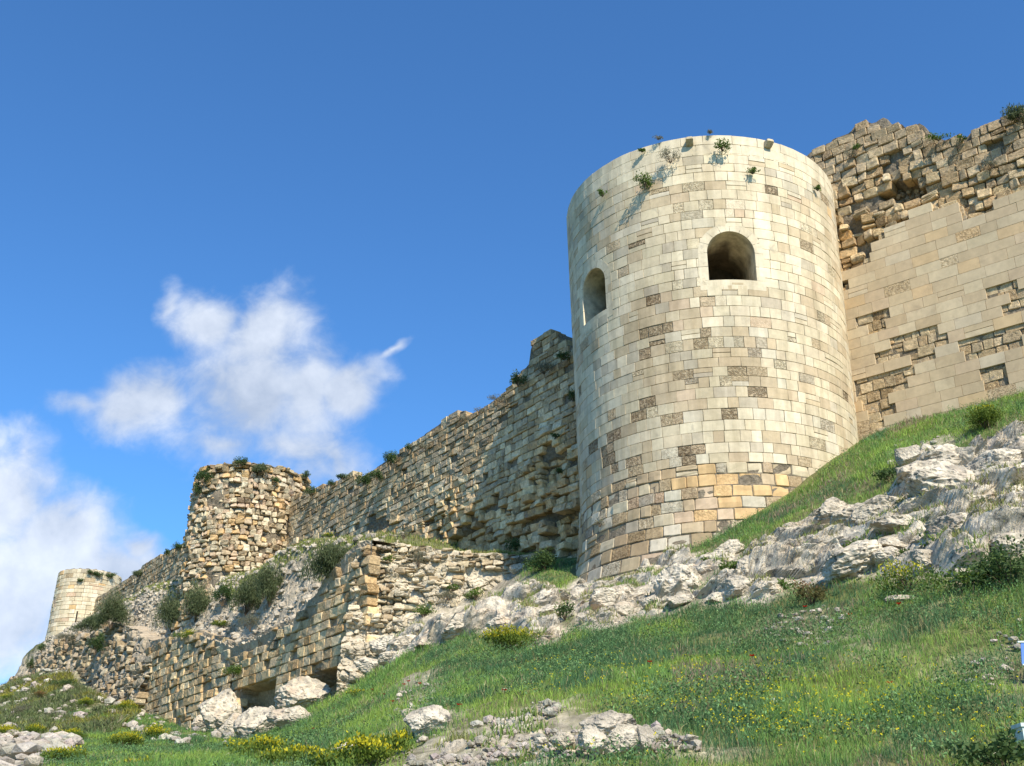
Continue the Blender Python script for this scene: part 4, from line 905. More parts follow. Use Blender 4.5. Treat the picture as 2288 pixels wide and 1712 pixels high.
BLD = [  # photo u, v, width, height, label
 (962, 1610, 92, 84, 'large white boulder with a dark shaded left side in the lower grass'),
 (914, 1598, 40, 34, 'grey boulder just left of the large white boulder in the lower grass'),
 (681, 1530, 116, 78, 'big pitted white boulder leaning under the retaining wall, flat cut orange right end'),
 (494, 1572, 98, 96, 'big rounded pale boulder against the foot of the retaining wall'),
 (505, 1518, 62, 60, 'block of rock on top of the rounded boulder at the foot of the retaining wall'),
 (561, 1565, 34, 36, 'small pale rock between the two big boulders below the retaining wall'),
 (612, 1585, 44, 50, 'rounded rock in front of the big leaning boulder'),
 (655, 1604, 96, 50, 'long low rock ledge below the big leaning boulder'),
 (572, 1622, 84, 76, 'wedge-shaped pale rock in front of the undercut wall foot'),
 (517, 1630, 60, 56, 'rough white rock below the rounded boulder'),
 (448, 1622, 52, 40, 'dark-topped rock left of the rounded boulder'),
 (417, 1656, 28, 14, 'flat white stone in the grass below the retaining wall'),
 (515, 1691, 30, 16, 'pale flat stone at the bottom edge beside yellow spurge'),
 (776, 1670, 48, 26, 'lichened grey stone above yellow spurge at the bottom'),
 (844, 1657, 17, 17, 'small round white stone above the yellow spurge'),
 (1362, 1652, 128, 56, 'long white slab with a flat top at the bottom centre'),
 (1392, 1692, 88, 66, 'white block under the long slab at the bottom centre'),
 (1325, 1706, 62, 46, 'white rock left of the block under the long slab'),
 (1259, 1710, 52, 40, 'rounded white rock at the bottom edge left of the slab'),
 (1440, 1698, 46, 56, 'upright pale rock right of the block under the long slab'),
 (1546, 1697, 32, 14, 'flat pinkish stone at the bottom edge right of the slab'),
 (1210, 1690, 34, 14, 'low flat stone on the bare patch left of the slab'),
 (978, 1708, 30, 20, 'white stone at the bottom edge below the large white boulder'),
 (1131, 1551, 26, 13, 'flat tan stone alone in the middle of the grass'),
 (1153, 1509, 20, 12, 'small tan stone high in the middle grass'),
 (1728, 1583, 15, 18, 'small white stone standing alone among yellow flowers'),
 (2219, 1664, 28, 24, 'pinkish white stone at the lower right beside a dark bush'),
 (2016, 1347, 72, 22, 'flat grey slab in the grass below the right outcrop'),
 (2073, 1258, 84, 66, 'smooth cream block under an overhang of the right outcrop'),
 (1674, 1276, 58, 60, 'rounded dome-like rock below the bedrock of the big tower'),
 (2032, 1016, 58, 60, 'white block standing on the upper grass strip above the right outcrop'),
 (2068, 1006, 34, 34, 'small stone right beside the white block on the upper grass strip'),
 (2096, 996, 24, 15, 'small flat stone at the right end of the row on the upper grass strip'),
 (1991, 1030, 18, 16, 'small stone left of the white block on the upper grass strip'),
 (2030, 1056, 28, 34, 'pale stone below the white block on the upper grass strip'),
 (1781, 1174, 17, 15, 'small white stone on the crest of the right outcrop near the tower'),
 (1378, 1330, 60, 50, 'smooth pinkish rock knob under the tower foot'),
 (1295, 1330, 44, 42, 'rounded rock at the left foot of the big tower'),
 (1155, 1270, 44, 24, 'squared block on the rubble left of the big tower'),
 (2120, 1085, 190, 110, 'huge rounded grey crag at the top of the right outcrop'),
 (2250, 1040, 130, 70, 'broad crag cut by the right edge, on top of the right outcrop'),
 (1905, 1165, 120, 64, 'rounded crag on the crest of the right outcrop, left of the huge one'),
 (1148, 1245, 36, 22, 'topmost squared block beside the shaded bushes left of the big tower'),
]
for i, (u, v, w_, h_, lab) in enumerate(BLD): boulder('boulder' if w_ > 40 else 'stone', lab, u, v, w_, h_, 200+i, sub=5 if w_ > 40 else 4, warm=.4 if 'pink' in lab or 'cream' in lab else .2, cat='boulder' if w_ > 40 else 'stone')

def crags(parent_label, key, n, wmin, wmax, asp, seed, gap, warm=.15, lift=.0):
    """knobs of the same bedrock: parts of their outcrop"""
    par = [o for o in bpy.data.objects if o.get('label') == parent_label][0]; r = np.random.default_rng(seed); pp = ROCKPOLY[key]; got = []
    us = [p[0] for p in pp]; vs = [p[1] for p in pp]
    for _ in range(4000):
        if len(got) >= n: break
        u, v = r.uniform(min(us), max(us)), r.uniform(min(vs), max(vs)); w_ = wmin*(wmax/wmin)**r.random()
        if not inpoly(np.array([u]), np.array([v]), pp)[0] or polydist(np.array([u]), np.array([v]), pp)[0] < w_*asp*.3: continue
        if any(math.hypot((u-a)/(w_+b), (v-c)/((w_+b)*asp*1.2)) < gap for a, c, b in got): continue
        got.append((u, v, w_))
    for j, (u, v, w_) in enumerate(got):
        o = boulder('crag', None, u, v-8, w_, w_*asp*r.uniform(.8, 1.25), seed*7+j, sub=5, parent=par, warm=warm*r.random(), cat=None, rot=r.uniform(-20, 4), deep=1.0)
crags('large craggy grey-white limestone outcrop on the right, below the upper grass strip', 'outcrop_right', 46, 55, 165, .50, 21, .22)
crags('pale pinkish limestone bedrock directly under the foot of the big round tower', 'outcrop_tower', 10, 45, 110, .55, 22, .34, warm=.6)
crags('white sloping limestone ledge left of the big tower between rubble and grass', 'outcrop_left', 16, 50, 130, .5, 23, .26)
crags('low rounded limestone lumps in the weeds just below the bedrock of the big tower', 'outcrop_low', 6, 45, 90, .6, 24, .4)
def stones_scatter(name, polys, n, smin, smax, seed, label, zoff=0, group=None, colr=None):
    """loose rubble nobody could count"""
    r = np.random.default_rng(seed); geos = [boulder_geo(900+k, 1, 6, .05) for k in range(6)]; VV = []; TT = []; CC = []; nv = 0
    for key, frac in polys:
        poly = RP[key] if isinstance(key, str) else key
        xs = [p[0] for p in poly]; ys = [p[1] for p in poly]; m = int(n*frac*3); x = r.uniform(min(xs), max(xs), m); y = r.uniform(min(ys), max(ys), m)
        P = np.stack([x, y, x*0], -1); k = inpoly(x, y, poly) & (fbm(P*.8, 2, seed) > -.15); x, y = x[k][:int(n*frac)], y[k][:int(n*frac)]; z = gz(x, y)+zoff
        for a, b, c in zip(x, y, z):
            V, T = geos[r.integers(6)]; s = smin*(smax/smin)**(r.random()**2.6); an = r.uniform(0, 6.28); R = np.array([[math.cos(an), math.sin(an), 0], [-math.sin(an), math.cos(an), 0], [0, 0, 1]])
            W_ = (V*[s, s*r.uniform(.6, 1), s*r.uniform(.4, .8)])@R+[a, b, c+s*.25]; VV.append(W_); TT.append(T+nv); nv += len(W_)
            cc = lin(.58, .53, .45)*r.uniform(.7, 1.1)*(1+r.uniform(-.05, .05, 3)); CC.append(np.tile(cc, (len(W_), 1)))
    o = mesh(name, np.concatenate(VV), None, M['rock'], None, np.concatenate(CC), tris=np.concatenate(TT)); return tag(o, kind='stuff')
stones_scatter('loose_stones', [('stones_mid', .06), ('soil_low', .22), ('scree_right', .035), ('scree_corner', .02), ('outcrop_right', .06), ('ledge_upper', .015), ('rubble_slope', .15), ('outcrop_left', .05), ('outcrop_tower', .05)], 4200, .018, .11, 5, None, zoff=.05)
stones_scatter('rubble_pile', [('pile_left', 1)], 1500, .10, .40, 6, None, zoff=.15)
stones_scatter('scree', [(pxpoly([(240, 1600), (275, 1500), (318, 1420), (335, 1600), (400, 1650), (300, 1640)]), .7), (pxpoly([(340, 1640), (420, 1640), (540, 1640), (520, 1665), (420, 1680), (300, 1660)]), .3)], 650, .10, .38, 8, None, zoff=.1)
def stones_on(name, PT, n, smin, smax, seed, coll=lin(.58, .52, .42)):
    r = np.random.default_rng(seed); geos = [boulder_geo(940+k, 1, 6, .05) for k in range(6)]; VV = []; TT = []; CC = []; nv = 0
    for p in PT[r.integers(0, len(PT), n)]:
        V, T = geos[r.integers(6)]; s = smin*(smax/smin)**(r.random()**2.2); an = r.uniform(0, 6.28); R = np.array([[math.cos(an), math.sin(an), 0], [-math.sin(an), math.cos(an), 0], [0, 0, 1]])
        W_ = (V*[s, s*r.uniform(.6, 1), s*r.uniform(.45, .8)])@R+p+r.normal(size=3)*.03; VV.append(W_); TT.append(T+nv); nv += len(W_); CC.append(np.tile(coll*r.uniform(.75, 1.1), (len(W_), 1)))
    o = mesh(name, np.concatenate(VV), None, M['corecol'], None, np.concatenate(CC), tris=np.concatenate(TT)); return tag(o, kind='stuff')
_ss, _w, _TV, _tg = TERR
_m = (_w[:, None] > .1) & (_w[:, None] < 3.0) & (_ss[None] > -.5) & (_ss[None] < 60)
stones_on('terrace_rubble', _TV[_m], 6500, .05, .30, 33)

# ------------------------------------------------------------------ vegetation
def leaves(r, C, size, up=.35, narrow=.5):
    """leaf-sized quads at points C"""
    n = len(C); a = r.normal(size=(n, 3)); a[:, 2] = np.abs(a[:, 2])*.6+up; a /= np.linalg.norm(a, axis=1, keepdims=True)
    b = np.cross(a, r.normal(size=(n, 3))); b /= np.linalg.norm(b, axis=1, keepdims=True)
    s = size*r.uniform(.6, 1.3, (n, 1)); tip = C+a*s; mid = C+a*s*.5
    V = np.stack([C, mid+b*s*narrow*.5, tip, mid-b*s*narrow*.5], 1).reshape(-1, 3)
    F = np.arange(n*4).reshape(n, 4); return V, F
STY = {
 'spurge': dict(c1=lin(.16, .22, .03), c2=lin(.07, .12, .02), tip=lin(.46, .42, .02), tipf=.72, size=.055, up=.9, clumps=16, dens=1.0),
 'broad': dict(c1=lin(.13, .21, .035), c2=lin(.05, .09, .02), tip=lin(.2, .28, .06), tipf=.25, size=.075, up=.3, clumps=12, dens=.8),
 'dark': dict(c1=lin(.13, .165, .075), c2=lin(.065, .09, .04), tip=lin(.20, .23, .11), tipf=.3, size=.12, up=1.3, clumps=16, dens=4.5, narrow=.20),
 'ivy': dict(c1=lin(.09, .15, .045), c2=lin(.045, .08, .03), tip=lin(.15, .22, .06), tipf=.25, size=.075, up=.2, clumps=12, dens=1.0),
 'grey': dict(c1=lin(.20, .20, .13), c2=lin(.11, .11, .07), tip=lin(.27, .26, .18), tipf=.4, size=.08, up=1.1, clumps=12, dens=1.0, narrow=.2),
 'rust': dict(c1=lin(.16, .14, .05), c2=lin(.10, .09, .03), tip=lin(.34, .15, .07), tipf=.35, size=.06, up=.6, clumps=12, dens=.9, narrow=.35),
}
def bush(name, label, C, rx, ry, rz, style, seed, group=None, cat='bush', droop=0.0, n=None, out=None, parts=True, dens=1.0):
    r = np.random.default_rng(seed); S = STY[style]; rx, ry, rz = rx*1.3, ry*1.3, rz*1.3
    k = S['clumps']; cc = r.normal(size=(k, 3)); cc /= np.linalg.norm(cc, axis=1, keepdims=True); cc *= r.uniform(.25, .8, (k, 1)); cr = r.uniform(.28, .5, k)
    cc[:, 2] = np.abs(cc[:, 2])*.9-.15
    vol = (rx*ry*rz)**(1/3); size = S['size']*(1 if vol < .8 else 1.25)
    n = n or int(min(16000, max(200, S['dens']*dens*22*(vol/size)**2)))
    ci = r.integers(0, k, n); d = r.normal(size=(n, 3)); d /= np.linalg.norm(d, axis=1, keepdims=True); rr = r.random((n, 1))**.45
    Q = cc[ci]+d*rr*cr[ci, None]; stray = r.random(n) < .05; Q[stray] *= r.uniform(1, 1.25, (stray.sum(), 1))
    P = Q*[rx, ry, rz]; 
    if droop: P[:, 2] -= droop*(np.abs(P[:, 0])/rx)**2*rz
    V, F = leaves(r, P, size, S['up'], S.get('narrow', .5))
    t = np.clip(.5+.5*fbm(Q*2.2+seed, 2, seed), 0, 1)[:, None]*.6+r.random((n, 1))*.4
    c = S['c1']*t+S['c2']*(1-t); tp = (Q[:, 2] > .12+.25*r.random(n)) & (r.random(n) < S['tipf']); c[tp] = S['tip']*r.uniform(.75, 1.2, (tp.sum(), 1))
    c = np.repeat(c, 4, 0)
    root = empty(name, tuple(C), label, cat, group) if parts else None
    if parts:
        mesh('foliage', V, F, M['leaf'], root, c)
        SV = []; SF = []; q = 0
        for j in range(k):
            a = np.array([0, 0, -rz*.6]); b = cc[j]*[rx, ry, rz]; w = .008+.008*vol; ax = np.array([[w, 0, 0], [-w*.5, w*.87, 0], [-w*.5, -w*.87, 0]])
            for t_ in (0, .5, 1): SV.append(a+(b-a)*t_+np.array([0, 0, .1*rz*math.sin(t_*3.1)])+ax*(1-.7*t_))
            for l in range(2):
                for e in range(3): SF.append([q+l*3+e, q+l*3+(e+1) % 3, q+l*3+3+(e+1) % 3, q+l*3+3+e])
            q += 9
        mesh('stem', np.concatenate(SV), SF, M['stem'], root); return root
    o = mesh(name, V, F, M['leaf'], None, c); o.location = C; return tag(o, label, cat, group)
def gbush(name, label, u, v, ru, rv, style, seed, group=None, Y=None, sc=1.0, **k):
    if Y is None: P = hit(u, min(v+rv*.6, 1716)); Y = P[1]
    C = ray(u, v)*Y; m = Y/FPX*sc
    if 'rubble face' in label:
        s_, h_ = EW.sh(u, v, .0); C = EW.map(np.array([s_]), np.array([h_]), np.array([.25-(h_-8.2)*.2]))[0]
    if k.pop('snap', True): C[2] = max(C[2], float(gz(C[0], C[1]))+rv*m*.75)
    return bush(name, label, C, ru*m, (ru+rv)/2*m, rv*m, style, seed, group, **k)
i_ = 300
SP = [(2198, 944, 46, 38, 'big rounded yellow-green spurge bush at the right on the upper grass strip'),
 (2030, 1312, 60, 38, 'sparse yellow-flowered bush at the lower edge of the right rock outcrop'),
 (1140, 1432, 52, 30, 'yellow-green bush against the white ledge left of the big tower'),
 (163, 1647, 24, 14, 'round yellow-green bush just above the rubble pile at the lower left'),
 (279, 1590, 27, 17, 'yellow-green bush at the foot of the scree left of the retaining wall'),
 (347, 1645, 26, 16, 'yellow-green bush in the grass below the left end of the retaining wall'),
 (281, 1669, 33, 17, 'wide yellow-green bush left of centre in the lower left grass'),
 (74, 1638, 20, 17, 'yellow-green bush at the foot of the scrub slope near the left edge'),
 (12, 1650, 24, 13, 'yellow-green bush cut by the left edge of the photo'),
 (137, 1704, 38, 18, 'yellow-green bush at the bottom edge on the far left'),
 (315, 1712, 24, 10, 'low yellow-green bush at the bottom edge left of centre'),
 (575, 1682, 48, 22, 'yellow spurge clump at the bottom edge, leftmost of the row'),
 (655, 1695, 50, 20, 'yellow spurge clump at the bottom edge, second of the row'),
 (738, 1702, 42, 18, 'yellow spurge clump at the bottom edge, third of the row'),
 (822, 1690, 48, 30, 'dense yellow spurge clump at the bottom edge, second from the right of the row'),
 (876, 1672, 34, 24, 'tall yellow spurge clump at the right end of the bottom row'),
 (800, 1553, 22, 12, 'small yellow-green bush in the grass below the corner of the retaining wall')]
for j, (u, v, a, b, lab) in enumerate(SP): gbush('spurge_bush', lab, u, v, a, b, 'spurge', 300+j, sc=1.3 if v > 1640 else 1.1, dens=1.5 if j != 1 else .45)
GB = [(1815, 1340, 42, 36, 'rust', 'reddish brown dry bush at the foot of the right outcrop near the tower'),
 (2252, 1285, 86, 62, 'ivy', 'dense dark green bush in the grass at the right edge below the outcrop'),
 (2165, 1300, 66, 40, 'broad', 'leafy green bush left of the dense dark bush at the right edge'),
 (1905, 1226, 32, 26, 'broad', 'green plant growing on the middle of the right rock outcrop'),
 (2098, 1228, 46, 30, 'broad', 'green plant under the upper ledge of the right rock outcrop'),
 (2272, 1088, 26, 22, 'ivy', 'dark green plant at the right edge on top of the outcrop'),
 (1832, 1208, 26, 16, 'grey', 'thin greyish plant on the left half of the right outcrop'),
 (2030, 1240, 20, 14, 'broad', 'small green plant left of the ledge plant on the right outcrop'),
 (2130, 1170, 16, 14, 'broad', 'small green tuft high on the right outcrop'),
 (1998, 1140, 22, 18, 'rust', 'pinkish dry plant in a hollow of the right outcrop'),
 (2110, 1035, 26, 16, 'rust', 'reddish flowering plant above the right outcrop'),
 (1985, 1062, 34, 20, 'ivy', 'dark low plant left of the white block on the upper grass strip'),
 (1262, 1370, 20, 24, 'ivy', 'dark green bush in the cleft between the white ledge and the tower bedrock'),
 (1215, 1262, 40, 32, 'ivy', 'large dark bush in the shadow left of the big tower foot'),
 (1168, 1225, 34, 26, 'ivy', 'dark bush in the tower shadow above the squared blocks'),
 (1205, 1178, 44, 28, 'ivy', 'dark bush at the foot of the curtain wall in the tower shadow'),
 (1262, 1165, 24, 20, 'ivy', 'dark bush between curtain wall and big tower foot'),
 (930, 1240, 24, 26, 'grey', 'drooping green-grey bush at the top of the rubble face'),
 (1745, 1320, 20, 14, 'broad', 'small green plant between right outcrop and tower bedrock'),
 (1635, 1275, 26, 20, 'broad', 'green tuft beside the dome-like rock under the tower'),
 (1720, 1270, 26, 24, 'grey', 'brownish green plant right of the dome-like rock'),
 (1580, 1262, 18, 9, 'broad', 'small plants at the foot of the tower where the grass strip ends'),
 (1000, 1330, 26, 14, 'grey', 'small grey-green bush in the middle of the rubble face'),
 (1062, 1345, 26, 18, 'broad', 'green bush on the lower middle of the rubble face'),
 (945, 1395, 30, 18, 'broad', 'green bush at the lower left of the rubble face'),
 (1010, 1310, 14, 10, 'broad', 'small green tuft on the right half of the rubble face'),
 (1165, 1305, 26, 16, 'grey', 'grey-green bush at the right end of the rubble face'),
 (862, 1245, 12, 9, 'broad', 'small green tuft near the top left of the rubble face'),
 (1250, 1330, 26, 8, 'broad', 'low green plants on the ledge left of the big tower'),
 (2240, 1690, 84, 44, 'ivy', 'dark bush in the lower right corner below the pinkish stone'),
 (1340, 1660, 34, 10, 'grey', 'silvery low plant left of the long white slab'),
 (1620, 1330, 20, 8, 'broad', 'green plants between two low rock lumps')]
for j, (u, v, a, b, st, lab) in enumerate(GB): gbush('bush', lab, u, v, a, b, st, 340+j)
# scrub on the terrace edge and on the far ruined wall: points on the lower wall's plane
def lpt(u, v, off): s, h = LW.sh(u, v, off); return LW.map(np.array([s]), np.array([h]), np.array([off]))[0]
TB = [(752, 1258, 62, 52, 'dark', 'large dark feathery bush hanging over the corner of the retaining wall', -.3),
 (605, 1312, 34, 54, 'dark', 'tall dark drooping bush on the broken top of the retaining wall', -.9),
 (552, 1335, 36, 48, 'dark', 'brownish drooping bush left of the tall dark drooping bush', -.7),
 (498, 1330, 26, 34, 'ivy', 'small leafy dark bush between the drooping bushes', -1),
 (440, 1352, 38, 46, 'dark', 'dark feathery bush right of a pair on the left part of the terrace', -.8),
 (388, 1375, 38, 46, 'dark', 'dark feathery bush left of a pair on the left part of the terrace', -.6),
 (252, 1368, 32, 44, 'dark', 'dark scrub bush below the far tower on the ruined wall', .2),
 (205, 1395, 44, 20, 'dark', 'long dark scrub bush along the foot of the far tower', .2),
 (215, 1440, 20, 30, 'ivy', 'dark hanging scrub lower on the far ruined wall', .8),
 (150, 1425, 30, 16, 'grey', 'grey scrub at the left foot of the far tower', .3),
 (560, 1392, 28, 24, 'grey', 'grey bush just above the top courses of the retaining wall', -.1),
 (425, 1420, 30, 14, 'spurge', 'yellowish plant on the top courses of the retaining wall', -.1),
 (500, 1395, 22, 12, 'spurge', 'small yellowish plant between grey bush and yellowish plant', -.2),
 (522, 1500, 26, 20, 'broad', 'green bush above the block at the foot of the retaining wall', .3),
 (735, 1197, 16, 6, 'spurge', 'bright yellow flower clump on the crest above the retaining wall corner', -1.2),
 (902, 1197, 20, 11, 'grey', 'small grey-green bush on the crest at the left end of the rubble face', -1.5),
 (94, 1447, 9, 14, 'ivy', 'dark small bush on the skyline left of the far tower', .3),
 (68, 1485, 9, 18, 'ivy', 'dark small bush low on the skyline at the far left', .3)]
for j, (u, v, a, b, st, lab, off) in enumerate(TB):
    C = lpt(u, v, off); m_ = C[1]/FPX; m_ *= 1.12 if st == 'dark' else 1; bush('hanging_bush' if st == 'dark' else 'bush', lab, C, a*m_, .6*(a+b)/2*m_, b*m_, st, 400+j, droop=.5 if st == 'dark' else 0, dens=1.3)
# plants rooted in masonry
def wallplant(label, u, v, ru, rv, st, seed, w=None, cyl=None, off=.12, group=None):
    off = .06+(ru+rv)*.4*(37 if cyl is BT or w is RW else 60)/FPX*.9
    if w is not None: s, h = w.sh(u, v, off); C = w.map(np.array([s]), np.array([h]), np.array([off]))[0]
    else:
        c, Rf = cyl; t, h = cylhit(u, v, c, lambda z: Rf(z)+off); R_ = Rf(h)+off; C = np.array([c[0]+R_*math.sin(t), c[1]-R_*math.cos(t), h])
    m_ = C[1]/FPX; bush('wall_plant', label, C, ru*m_*1.2, (ru+rv)*.45*m_, rv*m_*1.2, st, seed, group, cat='plant', parts=True, dens=1.2)
BT = (TC, TR); MT = (MC, mR)
WP = [(1441, 406, 24, 20, 'broad', 'largest bright green caper plant on the upper part of the big tower', None, BT),
 (1497, 350, 23, 24, 'grey', 'grey-green bushy plant near the rim of the big tower', None, BT),
 (1613, 328, 20, 18, 'broad', 'green caper plant just under the rim between the two water spouts', None, BT),
 (1347, 432, 11, 12, 'broad', 'green tuft on the upper left of the big tower', None, BT),
 (1682, 383, 11, 10, 'broad', 'small green tuft right of the caper plant between the spouts', None, BT),
 (1826, 422, 7, 8, 'broad', 'tiny green tuft at the upper right edge of the big tower', None, BT),
 (1434, 338, 9, 5, 'broad', 'tiny green plant at the rim left of the grey-green plant', None, BT),
 (1340, 1170, 14, 9, 'grey', 'small plant on the lower left courses of the big tower', None, BT),
 (1470, 310, 12, 5, 'grey', 'dry flower heads standing on the rim of the big tower', None, BT),
 (1586, 297, 6, 5, 'grey', 'single dry flower head on the rim at the top of the big tower', None, BT),
 (538, 1034, 15, 12, 'ivy', 'dark green plant on top of the ruined middle tower, left', None, MT),
 (580, 1048, 18, 13, 'dark', 'green tuft hanging from the top of the ruined middle tower, centre', None, MT),
 (452, 1064, 18, 18, 'ivy', 'dark green plant at the top left edge of the ruined middle tower', None, MT),
 (440, 1095, 8, 18, 'ivy', 'dark creeper down the left edge of the ruined middle tower', None, MT),
 (685, 1063, 8, 11, 'ivy', 'small green plant at the top right edge of the ruined middle tower', None, MT),
 (694, 1098, 9, 12, 'ivy', 'small green plant in the joint of middle tower and curtain wall', CW, None),
 (612, 1074, 10, 9, 'ivy', 'small tuft a little below the top of the ruined middle tower', None, MT),
 (1157, 850, 18, 18, 'ivy', 'dark green plant on the curtain wall top below the high merlon', CW, None),
 (1260, 796, 16, 13, 'ivy', 'dark green plant on the curtain wall beside the big tower, below the merlon', CW, None),
 (1215, 825, 30, 16, 'grey', 'grey-green plants on the sloping wall face under the merlon', CW, None),
 (1280, 885, 10, 17, 'ivy', 'dark plant on the curtain wall against the left edge of the big tower', CW, None),
 (1118, 892, 22, 10, 'grey', 'grey plants along the curtain wall top left of the dark green plant', CW, None),
 (1071, 918, 9, 8, 'grey', 'dry grey tuft on the curtain wall top right of the small gap', CW, None),
 (1030, 938, 9, 8, 'grey', 'small tuft below the low merlon on the curtain wall', CW, None),
 (945, 998, 22, 7, 'grey', 'grey-green tuft on the curtain wall top left of the low merlon', CW, None),
 (910, 1000, 6, 9, 'ivy', 'small dark plant on the curtain wall top, middle of its length', CW, None),
 (874, 1026, 15, 20, 'ivy', 'tall green plant on the curtain wall top left of its middle', CW, None),
 (843, 1062, 14, 14, 'ivy', 'round green plant on the curtain wall top, left of the tall green plant', CW, None),
 (812, 1072, 16, 17, 'ivy', 'bright green plant on the curtain wall top right of the pale stone stub', CW, None),
 (767, 1066, 14, 9, 'ivy', 'green plant left of the pale stone stub on the curtain wall top', CW, None),
 (740, 1080, 9, 9, 'ivy', 'small green plant on the curtain wall top nearest the middle tower', CW, None),
 (1240, 975, 9, 9, 'ivy', 'small green tuft in the middle of the curtain wall face', CW, None),
 (1247, 1053, 10, 8, 'ivy', 'small green tuft in the cavity of the curtain wall', CW, None),
 (396, 1222, 14, 9, 'ivy', 'green plant on the wall top left of the middle tower', CW, None),
 (372, 1236, 7, 8, 'ivy', 'thin leaning plant on the skyline left of the middle tower', CW, None),
 (415, 1220, 8, 14, 'ivy', 'dark plant where the left wall meets the middle tower', CW, None),
 (308, 1284, 12, 7, 'dark', 'dark tuft on the wall top right of the far tower', CW, None),
 (203, 1280, 8, 6, 'ivy', 'dark tuft on top of the far tower, left of three', None, (FC, fR)),
 (220, 1284, 10, 8, 'ivy', 'dark tuft on top of the far tower, middle of three', None, (FC, fR)),
 (249, 1287, 11, 8, 'ivy', 'dark tuft on top of the far tower, right of three', None, (FC, fR)),
 (180, 1297, 7, 5, 'ivy', 'small tuft high on the face of the far tower', None, (FC, fR)),
 (2096, 308, 24, 11, 'broad', 'bright green plant in the dip of the right wall top', RW, None),
 (2146, 310, 11, 9, 'broad', 'small green plant right of the bright green plant on the right wall top', RW, None),
 (2275, 258, 30, 22, 'dark', 'dark bush on the right wall top at the right edge', RW, None),
 (1914, 330, 8, 11, 'broad', 'small green tuft on the left peak of the right wall', RW, None),
 (1899, 345, 14, 14, 'grey', 'grey tuft on the left peak of the right wall', RW, None),
 (2142, 326, 12, 12, 'grey', 'grey tuft under the dip of the right wall top', RW, None),
 (2216, 368, 14, 12, 'grey', 'grey tuft in the rough masonry at the upper right', RW, None)]
for j, (u, v, a, b, st, lab, w_, cyl) in enumerate(WP): wallplant(lab, u, v, a, b, st, 460+j, w_, cyl)

GL = [(90, 1560, 22, 10, 'rust', 'reddish scrub clump on the left half of the rocky slope'), (150, 1530, 26, 12, 'ivy', 'dark green scrub clump high on the middle of the rocky slope'), (210, 1505, 24, 12, 'grey', 'grey scrub clump high on the rocky slope under the ruined wall'), (255, 1470, 22, 12, 'rust', 'reddish scrub clump near the top of the rocky slope'),
 (300, 1430, 20, 14, 'ivy', 'dark scrub clump at the very top of the rocky slope beside the retaining wall'), (120, 1600, 26, 12, 'grey', 'grey scrub clump low on the left of the rocky slope'), (190, 1575, 24, 12, 'spurge', 'yellowish scrub clump in the middle of the rocky slope'), (235, 1545, 20, 10, 'ivy', 'dark scrub clump right of the middle of the rocky slope'),
 (50, 1590, 24, 12, 'grey', 'grey scrub clump near the left edge on the rocky slope'), (20, 1560, 20, 10, 'spurge', 'yellowish scrub clump at the left edge of the rocky slope'), (175, 1490, 18, 9, 'ivy', 'small dark scrub clump at the foot of the ruined wall'), (215, 1620, 22, 10, 'grey', 'grey scrub clump at the bottom of the rocky slope'),
 (100, 1520, 16, 8, 'rust', 'small reddish scrub clump on the left crest of the rocky slope'), (270, 1520, 18, 9, 'ivy', 'small dark scrub clump left of the scree')]
for j, (u, v, a, b, st, lab) in enumerate(GL): gbush('scrub_bush', lab, u, v, a, b, st, 560+j, 'scrub clumps on the rocky slope below the far tower')
stones_scatter('slope_stones', [('glacis', 1)], 750, .08, .45, 12, None, zoff=.1)
# arrow slit of the far tower: shade of the opening painted as a near-black strip
def slit():
    t, z1 = cylhit(173, 1366, FC, fR); _, z0 = cylhit(170, 1394, FC, fR); C = FC; h = np.linspace(z0, z1, 4); V = []
    for hh in h:
        for ds in (-.075, -.06, .06, .075):
            R_ = fR(hh)+(.025 if abs(ds) < .07 else -.05); a = t+ds/3.1; V.append([C[0]+R_*math.sin(a), C[1]-R_*math.cos(a), hh])
    o = mesh('arrow_slit', V, grid_faces(4, 4), M['soot_shade'], FT, np.tile([.03, .025, .02, 0], (16, 1))); o.matrix_parent_inverse = Matrix.Translation(-FT.location)
slit()

# grass, weeds and flowers ------------------------------------------------------
def blades(name, x, y, z, hgt, wid, c, seed, lean=.45):
    r = np.random.default_rng(seed); n = len(x); an = r.uniform(0, 6.283, n); la = r.uniform(0, 6.283, n); ln = r.uniform(.1, 1, n)*lean
    B = np.stack([x, y, z-.02], -1); sd = np.stack([np.cos(an), np.sin(an), an*0], -1)*wid[:, None]*.5
    dv = np.stack([np.cos(la)*ln, np.sin(la)*ln, np.ones(n)], -1)*hgt[:, None]
    mid = B+dv*[.35, .35, .55]; tip = B+dv*np.stack([np.ones(n), np.ones(n), 1-.25*ln], -1)
    V = np.stack([B-sd, B+sd, mid+sd*.8, mid-sd*.8, tip], 1); i = np.arange(n)[:, None]*5
    F = i+np.array([[0, 1, 2, 3]]); T = i+np.array([[3, 2, 4]])
    sh = np.array([.75, .75, 1, 1, 1.18])
    Cc = c[:, None, :]*sh[None, :, None]
    o = mesh(name, V.reshape(-1, 3), F, M['leaf'], None, np.clip(Cc.reshape(-1, 3), .005, 1), tris=T); return tag(o, kind='stuff')
def sample(n, a0, a1, y0, y1, pw, seed):
    r = np.random.default_rng(seed); t = r.random(n); y = (y0**pw+(y1**pw-y0**pw)*t)**(1/pw); a = r.uniform(a0, a1, n); return a*y, y
BEH = lambda x, y: (np.hypot(x-TC[0], y-TC[1]) < 5.3) | (((x-RW.P0[0])*RW.n[0]+(y-RW.P0[1])*RW.n[1] < .15) & (x > 9)) | ((x-LW.P0[0])*LW.n[0]+(y-LW.P0[1])*LW.n[1] < .1) & (x < -5.9) | ((x-CW.P0[0])*CW.n[0]+(y-CW.P0[1])*CW.n[1] < .5) & (x < 5)
